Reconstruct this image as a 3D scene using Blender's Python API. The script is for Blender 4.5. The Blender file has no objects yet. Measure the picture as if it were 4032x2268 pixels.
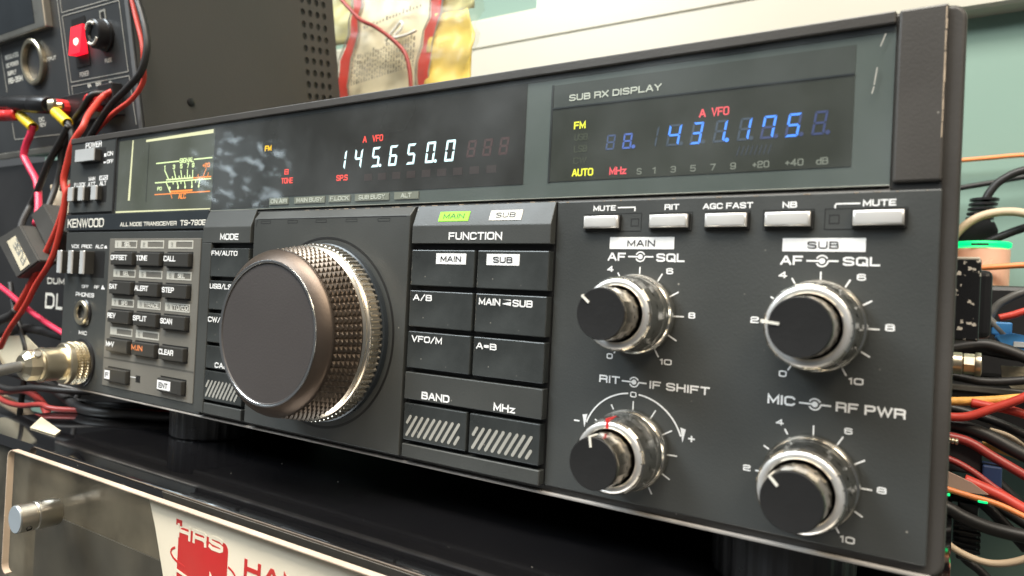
import bpy, bmesh, math, random
from mathutils import Vector, Matrix, Euler
random.seed(7)
S = 0.00069                      # metres per drawing unit (the radio's front is 330 mm wide)
scene = bpy.context.scene
COL = scene.collection

# ------------------------------------------------------------------ camera, world, lamps, exposure
cam = bpy.data.cameras.new("camera"); camo = bpy.data.objects.new("camera", cam); COL.objects.link(camo)
CR = [(0.842381, 0.536632, 0.049189), (0.035867, 0.035245, -0.998735), (-0.537687, 0.843080, 0.010442)]
cx_, cy_, cz_ = Vector(CR[0]), -Vector(CR[1]), -Vector(CR[2])
camo.matrix_world = Matrix(((cx_.x, cy_.x, cz_.x, 314.894*S), (cx_.y, cy_.y, cz_.y, -222.663*S), (cx_.z, cy_.z, cz_.z, 69.26*S), (0, 0, 0, 1)))
cam.sensor_width = 36; cam.lens = 36*2755.87/4032
cam.clip_start = 0.005; cam.clip_end = 50
cam.dof.use_dof = True; cam.dof.focus_distance = 0.21; cam.dof.aperture_fstop = 21
scene.camera = camo

w = bpy.data.worlds.new("World"); scene.world = w; w.use_nodes = True
bg = w.node_tree.nodes["Background"]; bg.inputs[0].default_value = (0.92, 0.97, 1.0, 1); bg.inputs[1].default_value = 0.085

def area(name, loc, target, sx, sy, power, color):
    l = bpy.data.lights.new(name, 'AREA'); l.shape = 'RECTANGLE'; l.size = sx; l.size_y = sy; l.energy = power; l.color = color
    o = bpy.data.objects.new(name, l); COL.objects.link(o); o.location = loc
    o.rotation_euler = (Vector(target)-Vector(loc)).to_track_quat('-Z', 'Y').to_euler()
    return o
area("ceiling_lamp", (0.05, -0.75, 1.75), (0.1, 0.0, 0.05), 1.3, 0.5, 44, (1.0, 0.95, 0.86))
area("window_light", (-0.95, -1.15, 1.35), (0.0, 0.0, 0.05), 0.9, 0.6, 26, (0.86, 0.95, 1.0))
area("warm_lamp", (0.85, -0.42, 0.95), (0.15, 0.1, 0.1), 0.7, 0.4, 9.5, (1.0, 0.86, 0.66))
# the bright, leafy view through a window at the far end of the room, mirrored in the display glass
fw = area("far_window", (-6.38, -4.62, 1.22), (0.1, 0.0, 0.1), 1.15, 0.95, 60, (0.78, 0.93, 1.0)); fl = fw.data; fl.use_nodes = True
_t = fl.node_tree; _e = [n for n in _t.nodes if n.type == 'EMISSION'][0]
_g = _t.nodes.new("ShaderNodeNewGeometry"); _z = _t.nodes.new("ShaderNodeTexNoise"); _z.inputs["Scale"].default_value = 8.5; _z.inputs["Detail"].default_value = 4.0; _z.inputs["Distortion"].default_value = 0.5
_r = _t.nodes.new("ShaderNodeMapRange"); _r.inputs[1].default_value = 0.54; _r.inputs[2].default_value = 0.72; _r.inputs[3].default_value = 0.02; _r.inputs[4].default_value = 0.5
_t.links.new(_g.outputs["Parametric"], _z.inputs["Vector"]); _t.links.new(_z.outputs[0], _r.inputs[0]); _x = _t.nodes.new("ShaderNodeSeparateXYZ"); _t.links.new(_g.outputs["Parametric"], _x.inputs[0])
def _m(op, a, b):
    n = _t.nodes.new("ShaderNodeMath"); n.operation = op
    for i, q in enumerate((a, b)):
        if isinstance(q, float): n.inputs[i].default_value = q
        else: _t.links.new(q, n.inputs[i])
    return n.outputs[0]
_uv = _m('MULTIPLY', _m('MULTIPLY', _x.outputs[0], _m('SUBTRACT', 1.0, _x.outputs[0])), _m('MULTIPLY', _x.outputs[1], _m('SUBTRACT', 1.0, _x.outputs[1])))
_mk = _m('MINIMUM', _m('MAXIMUM', _m('SUBTRACT', _m('MULTIPLY', _uv, 45.0), 0.35), 0.0), 1.0)
_t.links.new(_m('MULTIPLY', _r.outputs[0], _mk), _e.inputs["Strength"])
scene.view_settings.view_transform = 'Standard'; scene.view_settings.look = 'None'
scene.view_settings.exposure = 0.5; scene.view_settings.gamma = 1.0

# ------------------------------------------------------------------ materials
def _n(nt, t, **k):
    n = nt.nodes.new(t)
    for a, b in k.items(): setattr(n, a, b)
    return n
def mat(name, col, rough=0.5, metal=0.0, var=0.12, vscale=60, bump=0.0, bscale=900, coat=0.0, spec=0.5,
        emit=None, estr=0.0, dust=0.0, trans=0.0, rvar=0.12, alpha=1.0, ior=1.5):
    m = bpy.data.materials.new(name); m.use_nodes = True; nt = m.node_tree
    b = nt.nodes["Principled BSDF"]; L = nt.links.new
    b.inputs["Roughness"].default_value = rough; b.inputs["Metallic"].default_value = metal
    b.inputs["Coat Weight"].default_value = coat; b.inputs["Coat Roughness"].default_value = 0.06
    b.inputs["Specular IOR Level"].default_value = spec; b.inputs["Transmission Weight"].default_value = trans
    b.inputs["Alpha"].default_value = alpha; b.inputs["IOR"].default_value = ior
    tc = _n(nt, "ShaderNodeTexCoord"); out = None
    rgb = _n(nt, "ShaderNodeRGB"); rgb.outputs[0].default_value = (*col, 1); out = rgb.outputs[0]
    if var > 0:
        no = _n(nt, "ShaderNodeTexNoise"); no.inputs["Scale"].default_value = vscale; no.inputs["Detail"].default_value = 5
        L(tc.outputs["Object"], no.inputs["Vector"])
        mr = _n(nt, "ShaderNodeMapRange"); mr.inputs[1].default_value = 0.3; mr.inputs[2].default_value = 0.7
        mr.inputs[3].default_value = 1-var; mr.inputs[4].default_value = 1+var; L(no.outputs[0], mr.inputs[0])
        vm = _n(nt, "ShaderNodeVectorMath", operation='SCALE'); L(out, vm.inputs[0]); L(mr.outputs[0], vm.inputs["Scale"]); out = vm.outputs[0]
        if rvar > 0:
            m2 = _n(nt, "ShaderNodeMapRange"); m2.inputs[1].default_value = 0.3; m2.inputs[2].default_value = 0.7
            m2.inputs[3].default_value = max(0.02, rough*(1-rvar)); m2.inputs[4].default_value = min(1, rough*(1+rvar)); L(no.outputs[0], m2.inputs[0]); L(m2.outputs[0], b.inputs["Roughness"])
    if dust > 0:
        vo = _n(nt, "ShaderNodeTexVoronoi"); vo.inputs["Scale"].default_value = 220; L(tc.outputs["Object"], vo.inputs["Vector"])
        lt = _n(nt, "ShaderNodeMapRange"); lt.inputs[1].default_value = 0.02; lt.inputs[2].default_value = 0.06; lt.inputs[3].default_value = 1; lt.inputs[4].default_value = 0
        L(vo.outputs["Distance"], lt.inputs[0])
        n3 = _n(nt, "ShaderNodeTexNoise"); n3.inputs["Scale"].default_value = 90; L(tc.outputs["Object"], n3.inputs["Vector"])
        g = _n(nt, "ShaderNodeMath", operation='GREATER_THAN'); g.inputs[1].default_value = 0.53; L(n3.outputs[0], g.inputs[0])
        mu = _n(nt, "ShaderNodeMath", operation='MULTIPLY'); L(lt.outputs[0], mu.inputs[0]); L(g.outputs[0], mu.inputs[1])
        m3 = _n(nt, "ShaderNodeMath", operation='MULTIPLY'); m3.inputs[1].default_value = dust; L(mu.outputs[0], m3.inputs[0])
        mx = _n(nt, "ShaderNodeMix", data_type='RGBA'); L(m3.outputs[0], mx.inputs[0]); L(out, mx.inputs[6]); mx.inputs[7].default_value = (0.55, 0.52, 0.46, 1); out = mx.outputs[2]
    L(out, b.inputs["Base Color"])
    if bump > 0:
        nb = _n(nt, "ShaderNodeTexNoise"); nb.inputs["Scale"].default_value = bscale; nb.inputs["Detail"].default_value = 3; L(tc.outputs["Object"], nb.inputs["Vector"])
        bp = _n(nt, "ShaderNodeBump"); bp.inputs["Strength"].default_value = bump; bp.inputs["Distance"].default_value = 0.0004; L(nb.outputs[0], bp.inputs["Height"]); L(bp.outputs[0], b.inputs["Normal"])
    if emit:
        b.inputs["Emission Color"].default_value = (*emit, 1); b.inputs["Emission Strength"].default_value = estr
    return m
def glass_mat(name, tint, refl=1.0, rough=0.02, haze=0.0, hazecol=(0.6, 0.6, 0.55)):
    m = bpy.data.materials.new(name); m.use_nodes = True; nt = m.node_tree; nt.nodes.clear(); L = nt.links.new
    o = _n(nt, "ShaderNodeOutputMaterial"); t = _n(nt, "ShaderNodeBsdfTransparent"); t.inputs[0].default_value = (*tint, 1)
    g = _n(nt, "ShaderNodeBsdfGlossy"); g.inputs["Roughness"].default_value = rough
    f = _n(nt, "ShaderNodeFresnel"); f.inputs[0].default_value = 1.45
    base = t.outputs[0]
    if haze > 0:
        d = _n(nt, "ShaderNodeBsdfDiffuse"); d.inputs[0].default_value = (*hazecol, 1)
        tc = _n(nt, "ShaderNodeTexCoord"); no = _n(nt, "ShaderNodeTexNoise"); no.inputs["Scale"].default_value = 35; no.inputs["Detail"].default_value = 6; L(tc.outputs["Object"], no.inputs["Vector"])
        mr = _n(nt, "ShaderNodeMapRange"); mr.inputs[1].default_value = 0.4; mr.inputs[2].default_value = 0.75; mr.inputs[3].default_value = haze*0.3; mr.inputs[4].default_value = haze*1.6; L(no.outputs[0], mr.inputs[0])
        mh = _n(nt, "ShaderNodeMixShader"); L(mr.outputs[0], mh.inputs[0]); L(t.outputs[0], mh.inputs[1]); L(d.outputs[0], mh.inputs[2]); base = mh.outputs[0]
    ge = _n(nt, "ShaderNodeNewGeometry"); iv = _n(nt, "ShaderNodeMath", operation='SUBTRACT'); iv.inputs[0].default_value = 1.0; L(ge.outputs["Backfacing"], iv.inputs[1])
    fm_ = _n(nt, "ShaderNodeMath", operation='MULTIPLY'); L(f.outputs[0], fm_.inputs[0]); L(iv.outputs[0], fm_.inputs[1])
    fr_ = _n(nt, "ShaderNodeMath", operation='MULTIPLY'); L(fm_.outputs[0], fr_.inputs[0]); fr_.inputs[1].default_value = refl; fm_ = fr_
    mx = _n(nt, "ShaderNodeMixShader"); L(fm_.outputs[0], mx.inputs[0]); L(base, mx.inputs[1]); L(g.outputs[0], mx.inputs[2]); L(mx.outputs[0], o.inputs[0])
    return m
def glow(name, col, s): return mat(name, tuple(c*(0.3 if s > .3 else .08) for c in col), 0.5, var=0, emit=col, estr=s)

M = dict(
 panel=mat("dark_grey_panel", (0.044, 0.0475, 0.0465), 0.46, var=0.17, vscale=16, rvar=0.3, bump=0.10, bscale=1800, dust=0.5),
 console=mat("dark_grey_console", (0.049, 0.052, 0.050), 0.45, var=0.18, vscale=20, rvar=0.3, bump=0.08, bscale=1800, dust=0.4),
 button=mat("dark_grey_button", (0.035, 0.039, 0.039), 0.32, var=0.5, vscale=60, rvar=0.3, bump=0.06, bscale=1800, dust=0.4),
 key=mat("dark_key", (0.033, 0.032, 0.029), 0.42, var=0.15, vscale=60),
 plate=mat("grey_key_plate", (0.145, 0.138, 0.120), 0.55, var=0.10, vscale=35, bump=0.2, bscale=1500, dust=0.2),
 strip=mat("bluish_dark_strip", (0.022, 0.027, 0.032), 0.30, var=0.1),
 bezel=mat("bezel_grey", (0.048, 0.044, 0.040), 0.42, var=0.14, vscale=30, bump=0.10, bscale=1800, dust=0.4),
 black=mat("recess_black", (0.008, 0.008, 0.008), 0.5, var=0),
 mask=mat("display_mask_grey", (0.100, 0.114, 0.108), 0.40, var=0.12, vscale=22, dust=0.4),
 dispm=mat("display_dark_brown", (0.026, 0.023, 0.021), 0.25, var=0.15, vscale=30),
 disps=mat("display_dark_green", (0.040, 0.041, 0.033), 0.30, var=0.2, vscale=30),
 meter=mat("meter_dark_green", (0.024, 0.031, 0.022), 0.3, var=0.35, vscale=40, emit=(0.60, 0.58, 0.43), estr=0.085),
 glass=glass_mat("display_glass", (0.93, 0.95, 0.94), haze=0.03, hazecol=(0.62, 0.66, 0.70)),  # pale haze mixed into the glass stands in for hazy room reflections
 white=mat("white_print", (0.80, 0.81, 0.82), 0.55, var=0.06, vscale=200),
 offwhite=mat("offwhite_print", (0.70, 0.69, 0.63), 0.55, var=0.08, vscale=150),
 frameprint=mat("grey_frame_print", (0.50, 0.49, 0.44), 0.55, var=0.1, vscale=150),
 dim=mat("dim_print", (0.30, 0.30, 0.27), 0.55, var=0.2, vscale=200),
 ink=mat("dark_ink", (0.015, 0.015, 0.018), 0.5, var=0),
 orangeprint=mat("orange_print", (0.75, 0.25, 0.09), 0.5, var=0.05),
 silver=mat("satin_silver_button", (0.80, 0.79, 0.77), 0.36, metal=0.6, var=0.05),
 grey=mat("grey_button", (0.42, 0.44, 0.45), 0.4, var=0.08),
 ledge=mat("status_label_plate", (0.26, 0.255, 0.21), 0.5, var=0.12, vscale=120),
 stripeprint=mat("grey_stripe_print", (0.34, 0.335, 0.305), 0.55, var=0.08, vscale=150),
 bronze=mat("bronze_anodised", (0.125, 0.098, 0.080), 0.42, metal=0.85, var=0.12, vscale=50, bump=0.05),
 knurl=mat("bronze_knurl", (0.165, 0.132, 0.105), 0.34, metal=0.95, var=0.1),
 gold=mat("pale_gold_rim", (0.78, 0.72, 0.62), 0.26, metal=1.0, var=0.05),
 brightring=mat("bright_silver_ring", (0.92, 0.90, 0.88), 0.18, metal=1.0, var=0.03),
 knobface=mat("brown_grey_knob_face", (0.056, 0.050, 0.049), 0.50, var=0.06, vscale=20, bump=0.1, bscale=1500),
 chrome=mat("smoked_chrome", (0.70, 0.67, 0.61), 0.21, metal=1.0, var=0.05, vscale=30, rvar=0),
 darkchrome=mat("dark_chrome", (0.38, 0.34, 0.28), 0.22, metal=1.0, var=0.06, vscale=30, rvar=0),
 knobring=mat("satin_aluminium_ring", (0.88, 0.88, 0.87), 0.34, metal=0.75, var=0.04),
 capface=mat("dark_cap_face", (0.017, 0.017, 0.0175), 0.36, var=0.08, bump=0.1),
 nickel=mat("nickel", (0.72, 0.64, 0.48), 0.33, metal=1.0, var=0.1, vscale=70),
 steel=mat("brushed_steel", (0.70, 0.66, 0.58), 0.30, metal=1.0, var=0.08),
 rubber=mat("black_rubber", (0.012, 0.012, 0.013), 0.30, var=0.1),
 desk=mat("glossy_black_desk", (0.006, 0.006, 0.007), 0.05, var=0.2, vscale=8, dust=0.6, rvar=0.35, ior=3.0),
 redins=mat("red_insulation", (0.54, 0.05, 0.033), 0.48, var=0.12, vscale=120),
 pinkins=mat("crimson_insulation", (0.66, 0.035, 0.09), 0.38, var=0.1),
 blkins=mat("black_insulation", (0.015, 0.014, 0.014), 0.5, var=0.15),
 beigeins=mat("beige_insulation", (0.50, 0.39, 0.27), 0.5, var=0.1),
 orangeins=mat("orange_insulation", (0.78, 0.25, 0.08), 0.42, var=0.1),
 amberins=mat("amber_braid", (0.80, 0.42, 0.10), 0.5, var=0.2, vscale=300, bump=0.5, bscale=900),
 darkredins=mat("dark_red_insulation", (0.30, 0.035, 0.03), 0.4, var=0.2),
 greyins=mat("grey_insulation", (0.10, 0.10, 0.095), 0.45, var=0.1),
 yellow=mat("yellow_sleeve", (0.85, 0.60, 0.02), 0.4, var=0.05),
 redcap=mat("red_plastic", (0.62, 0.03, 0.03), 0.35, var=0.08),
 psuside=mat("grey_brown_enamel", (0.058, 0.055, 0.054), 0.50, var=0.06, vscale=12, bump=0.15, bscale=1200),
 psufront=mat("dark_blue_grey_panel", (0.034, 0.037, 0.040), 0.48, var=0.12, vscale=30),
 blackbox=mat("black_enamel", (0.016, 0.016, 0.017), 0.42, var=0.15, vscale=30),
 fuseblock=mat("grey_fuse_plastic", (0.060, 0.058, 0.054), 0.55, var=0.12),
 wall=mat("green_grey_wall", (0.185, 0.285, 0.24), 0.6, var=0.05, vscale=5, bump=0.08, bscale=200),
 trunk=mat("cream_trunking", (0.50, 0.48, 0.41), 0.32, var=0.03, vscale=6),
 sticker=mat("white_sticker", (0.78, 0.79, 0.74), 0.5, var=0.04),
 poster=mat("cream_poster", (0.93, 0.88, 0.77), 0.42, var=0.04, vscale=20),
 redink=mat("red_poster_ink", (0.62, 0.025, 0.03), 0.4, var=0.05),
 acrylic=glass_mat("clear_acrylic", (0.98, 0.97, 0.95), refl=0.22, rough=0.06, haze=0.05, hazecol=(0.42, 0.37, 0.27)),
 acredge=mat("acrylic_cut_edge", (0.66, 0.53, 0.42), 0.35, var=0.15, vscale=80),
 deskfront=mat("olive_stained_front", (0.085, 0.076, 0.058), 0.5, var=0.75, vscale=45),
 darkboard=mat("dark_grey_board", (0.040, 0.040, 0.037), 0.5, var=0.15),
 paper=mat("cream_paper", (0.70, 0.63, 0.47), 0.6, var=0.08),
 blueplug=mat("blue_plastic", (0.045, 0.20, 0.46), 0.4, var=0.1),
 navyplug=mat("navy_plastic", (0.018, 0.035, 0.09), 0.4, var=0.15),
 flecked=None,
 redglow=glow("lit_red_switch", (1.0, 0.008, 0.025), 1.3),
 redcore=glow("lit_red_core", (1.0, 0.45, 0.35), 3.0),
 greenglow=glow("green_glow", (0.0, 0.85, 0.22), 1.0),
 limeled=glow("lime_lit_label", (0.30, 0.85, 0.0), 0.8),
 vfd=glow("pale_cyan_digit", (0.70, 0.95, 1.0), 1.25),
 vfdblue=glow("blue_digit", (0.07, 0.27, 1.0), 1.05),
 bluedim=glow("unlit_blue_segment", (0.10, 0.14, 0.40), 0.30),
 greydim=glow("unlit_grey_segment", (0.16, 0.22, 0.32), 0.22),
 browndim=glow("unlit_brown_segment", (0.30, 0.08, 0.07), 0.12),
 redled=glow("red_indicator", (1.0, 0.07, 0.05), 0.95),
 pinkled=glow("pink_red_indicator", (0.95, 0.10, 0.12), 0.8),
 yellowled=glow("yellow_indicator", (0.95, 0.92, 0.05), 0.9),
 amberled=glow("amber_indicator", (1.0, 0.55, 0.0), 1.1),
 metergreen=glow("meter_pale_green", (0.78, 0.92, 0.45), 0.95),
 meterorange=glow("meter_orange", (1.0, 0.28, 0.05), 0.95),
 meteryellow=glow("meter_edge_light", (0.86, 0.82, 0.50), 0.75),
)
# flecked black rubber
fm = mat("flecked_black", (0.012, 0.012, 0.012), 0.25, var=0.2, dust=0.0); M['flecked'] = fm
nt = fm.node_tree; b = nt.nodes["Principled BSDF"]
no = _n(nt, "ShaderNodeTexNoise"); no.inputs["Scale"].default_value = 620; no.inputs["Detail"].default_value = 4
tc = _n(nt, "ShaderNodeTexCoord"); nt.links.new(tc.outputs["Object"], no.inputs["Vector"])
cr = _n(nt, "ShaderNodeMapRange"); cr.inputs[1].default_value = 0.60; cr.inputs[2].default_value = 0.64; nt.links.new(no.outputs[0], cr.inputs[0])
mx = _n(nt, "ShaderNodeMix", data_type='RGBA'); nt.links.new(cr.outputs[0], mx.inputs[0]); mx.inputs[6].default_value = (0.012, 0.012, 0.013, 1); mx.inputs[7].default_value = (0.6, 0.55, 0.48, 1)
nt.links.new(mx.outputs[2], b.inputs["Base Color"])

# ------------------------------------------------------------------ builders (drawing units)
ORG = {}
def empty(name, loc, label=None, cat=None, group=None):
    o = bpy.data.objects.new(name, None); COL.objects.link(o); o.empty_display_size = 0.01
    o.location = Vector(loc)*S; ORG[o] = Vector(loc)
    if label: tag(o, label, cat, group)
    return o
def tag(o, label=None, cat=None, group=None, kind=None):
    for k, v in (('label', label), ('category', cat), ('group', group), ('kind', kind)):
        if v: o[k] = v
    return o
def place(o, loc, parent):
    loc = Vector(loc); ORG[o] = loc
    if parent is not None:
        o.parent = parent; o.location = (loc-ORG[parent])*S
    else: o.location = loc*S
    return o
def obj(name, bm, m, parent=None, smooth=False, loc=None, label=None):
    if loc is None:
        lo = Vector((1e9,)*3); hi = -lo
        for v in bm.verts:
            for i in range(3): lo[i] = min(lo[i], v.co[i]); hi[i] = max(hi[i], v.co[i])
        loc = (lo+hi)/2
    loc = Vector(loc)
    for v in bm.verts: v.co = (v.co-loc)*S
    me = bpy.data.meshes.new(name); bm.to_mesh(me); bm.free()
    for mm in (m if isinstance(m, (list, tuple)) else [m]): me.materials.append(M[mm] if isinstance(mm, str) else mm)
    if smooth:
        me.polygons.foreach_set("use_smooth", [True]*len(me.polygons))
    o = bpy.data.objects.new(name, me); COL.objects.link(o); place(o, loc, parent)
    if label: o['label'] = label
    return o
def clone(src, loc, parent, name=None):
    o = src.copy(); COL.objects.link(o); place(o, loc, parent)
    return o
def smooth_by_angle(o, deg=35):
    me = o.data; bm = bmesh.new(); bm.from_mesh(me)
    for f in bm.faces: f.smooth = True
    for e in bm.edges:
        if len(e.link_faces) == 2 and e.calc_face_angle(0) > math.radians(deg): e.smooth = False
    bm.to_mesh(me); bm.free(); return o

def box(bm, x0, x1, y0, y1, z0, z1, bev=0.0, seg=1):
    r = bmesh.ops.create_cube(bm, size=1); vs = r['verts']
    for v in vs: v.co = Vector(((x0+x1)/2+v.co.x*(x1-x0), (y0+y1)/2+v.co.y*(y1-y0), (z0+z1)/2+v.co.z*(z1-z0)))
    if bev > 0:
        es = list({e for v in vs for e in v.link_edges})
        bmesh.ops.bevel(bm, geom=es, offset=bev, segments=seg, affect='EDGES', profile=0.5)
    return bm
def BX(*a, **k): return box(bmesh.new(), *a, **k)
def prism(bm, pts, O, U, W, N, t):
    """outline pts in the plane O + a*U + b*W, thickened by t along N"""
    f = [bm.verts.new(Vector(O)+U*a+W*b) for a, b in pts]; k = [bm.verts.new(v.co+N*t) for v in f]
    n = len(f)
    bm.faces.new(f); bm.faces.new(k[::-1])
    for i in range(n): bm.faces.new((f[i], k[i], k[(i+1) % n], f[(i+1) % n]))
    bmesh.ops.recalc_face_normals(bm, faces=bm.faces[:])
    return bm
EX, EY, EZ = Vector((1, 0, 0)), Vector((0, 1, 0)), Vector((0, 0, 1))
def plate(bm, pts, y, t=0.25):                     # outline in x-z, front face at y, thickness going inwards
    return prism(bm, pts, (0, y, 0), EX, EZ, EY, t)
def rect(x0, x1, z0, z1): return [(x0, z0), (x1, z0), (x1, z1), (x0, z1)]
def rrect(x0, x1, z0, z1, r, n=5):
    P = []
    for cx, cz, a0 in ((x1-r, z1-r, 0), (x0+r, z1-r, 90), (x0+r, z0+r, 180), (x1-r, z0+r, 270)):
        for i in range(n+1):
            a = math.radians(a0+90*i/n); P.append((cx+r*math.cos(a), cz+r*math.sin(a)))
    return P
def frame(bm, x0, x1, z0, z1, w, y, t=0.3, left=None):
    l = left if left else w
    for r in (rect(x0, x0+l, z0, z1), rect(x1-w, x1, z0, z1), rect(x0+l, x1-w, z0, z0+w), rect(x0+l, x1-w, z1-w, z1)): plate(bm, r, y, t)
    return bm
def line(bm, pts, y, w, t=0.12):                   # a printed line of width w through pts in x-z
    n = len(pts); L_ = []; R_ = []
    for i, (a, b) in enumerate(pts):
        p = Vector(pts[max(i-1, 0)]); q = Vector(pts[min(i+1, n-1)]); d = (q-p).normalized(); nn = Vector((-d.y, d.x))*w/2
        L_.append((a+nn.x, b+nn.y)); R_.append((a-nn.x, b-nn.y))
    for i in range(n-1): plate(bm, [L_[i], R_[i], R_[i+1], L_[i+1]], y, t)
    return bm
def arc(cx, cz, r, a0, a1, n=24):                  # degrees clockwise from straight up
    return [(cx+r*math.sin(math.radians(a0+(a1-a0)*i/n)), cz+r*math.cos(math.radians(a0+(a1-a0)*i/n))) for i in range(n+1)]
def lathe(bm, prof, O=(0, 0, 0), A=EY, n=64, rmod=None, cap0=False, cap1=False, twist=None):
    A = Vector(A).normalized(); T = EX if abs(A.x) < 0.9 else EZ
    B1 = (T-A*T.dot(A)).normalized(); B2 = A.cross(B1); O = Vector(O); rows = []
    for j, (r, y) in enumerate(prof):
        row = []
        for i in range(n):
            a = 2*math.pi*(i+(twist(j) if twist else 0))/n; rr = r*(rmod(i, j) if rmod else 1)
            row.append(bm.verts.new(O+A*y+(B1*math.cos(a)+B2*math.sin(a))*rr))
        rows.append(row)
    for j in range(len(rows)-1):
        for i in range(n): bm.faces.new((rows[j][i], rows[j][(i+1) % n], rows[j+1][(i+1) % n], rows[j+1][i]))
    if cap0: bm.faces.new(rows[0][::-1])
    if cap1: bm.faces.new(rows[-1])
    bmesh.ops.recalc_face_normals(bm, faces=bm.faces[:])
    return bm
def LT(*a, **k): return lathe(bmesh.new(), *a, **k)
def spline(P, sub=8):
    P = [Vector(p) for p in P]; out = []
    for i in range(len(P)-1):
        p0 = P[max(i-1, 0)]; p1 = P[i]; p2 = P[i+1]; p3 = P[min(i+2, len(P)-1)]
        for k in range(sub):
            t = k/sub; out.append(0.5*((2*p1)+(p2-p0)*t+(2*p0-5*p1+4*p2-p3)*t*t+(3*p1-p0-3*p2+p3)*t**3))
    out.append(P[-1]); return out
def tube(bm, P, r, n=12, sub=8):
    Q = spline(P, sub); rows = []; up = None
    for i, q in enumerate(Q):
        d = (Q[min(i+1, len(Q)-1)]-Q[max(i-1, 0)]).normalized()
        if up is None: up = d.orthogonal().normalized()
        up = (up-d*up.dot(d)).normalized(); sd = d.cross(up); rr = r(i/(len(Q)-1)) if callable(r) else r
        rows.append([bm.verts.new(q+(up*math.cos(2*math.pi*k/n)+sd*math.sin(2*math.pi*k/n))*rr) for k in range(n)])
    for j in range(len(rows)-1):
        for i in range(n): bm.faces.new((rows[j][i], rows[j][(i+1) % n], rows[j+1][(i+1) % n], rows[j+1][i]))
    bm.faces.new(rows[0][::-1]); bm.faces.new(rows[-1]); bmesh.ops.recalc_face_normals(bm, faces=bm.faces[:])
    return bm
def cable(name, P, r, m, label=None, group=None, parent=None):
    o = obj(name, tube(bmesh.new(), P, r), m, parent, smooth=True)
    if label: tag(o, label, 'cable', group)
    return o
GLYPH = {}
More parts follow.
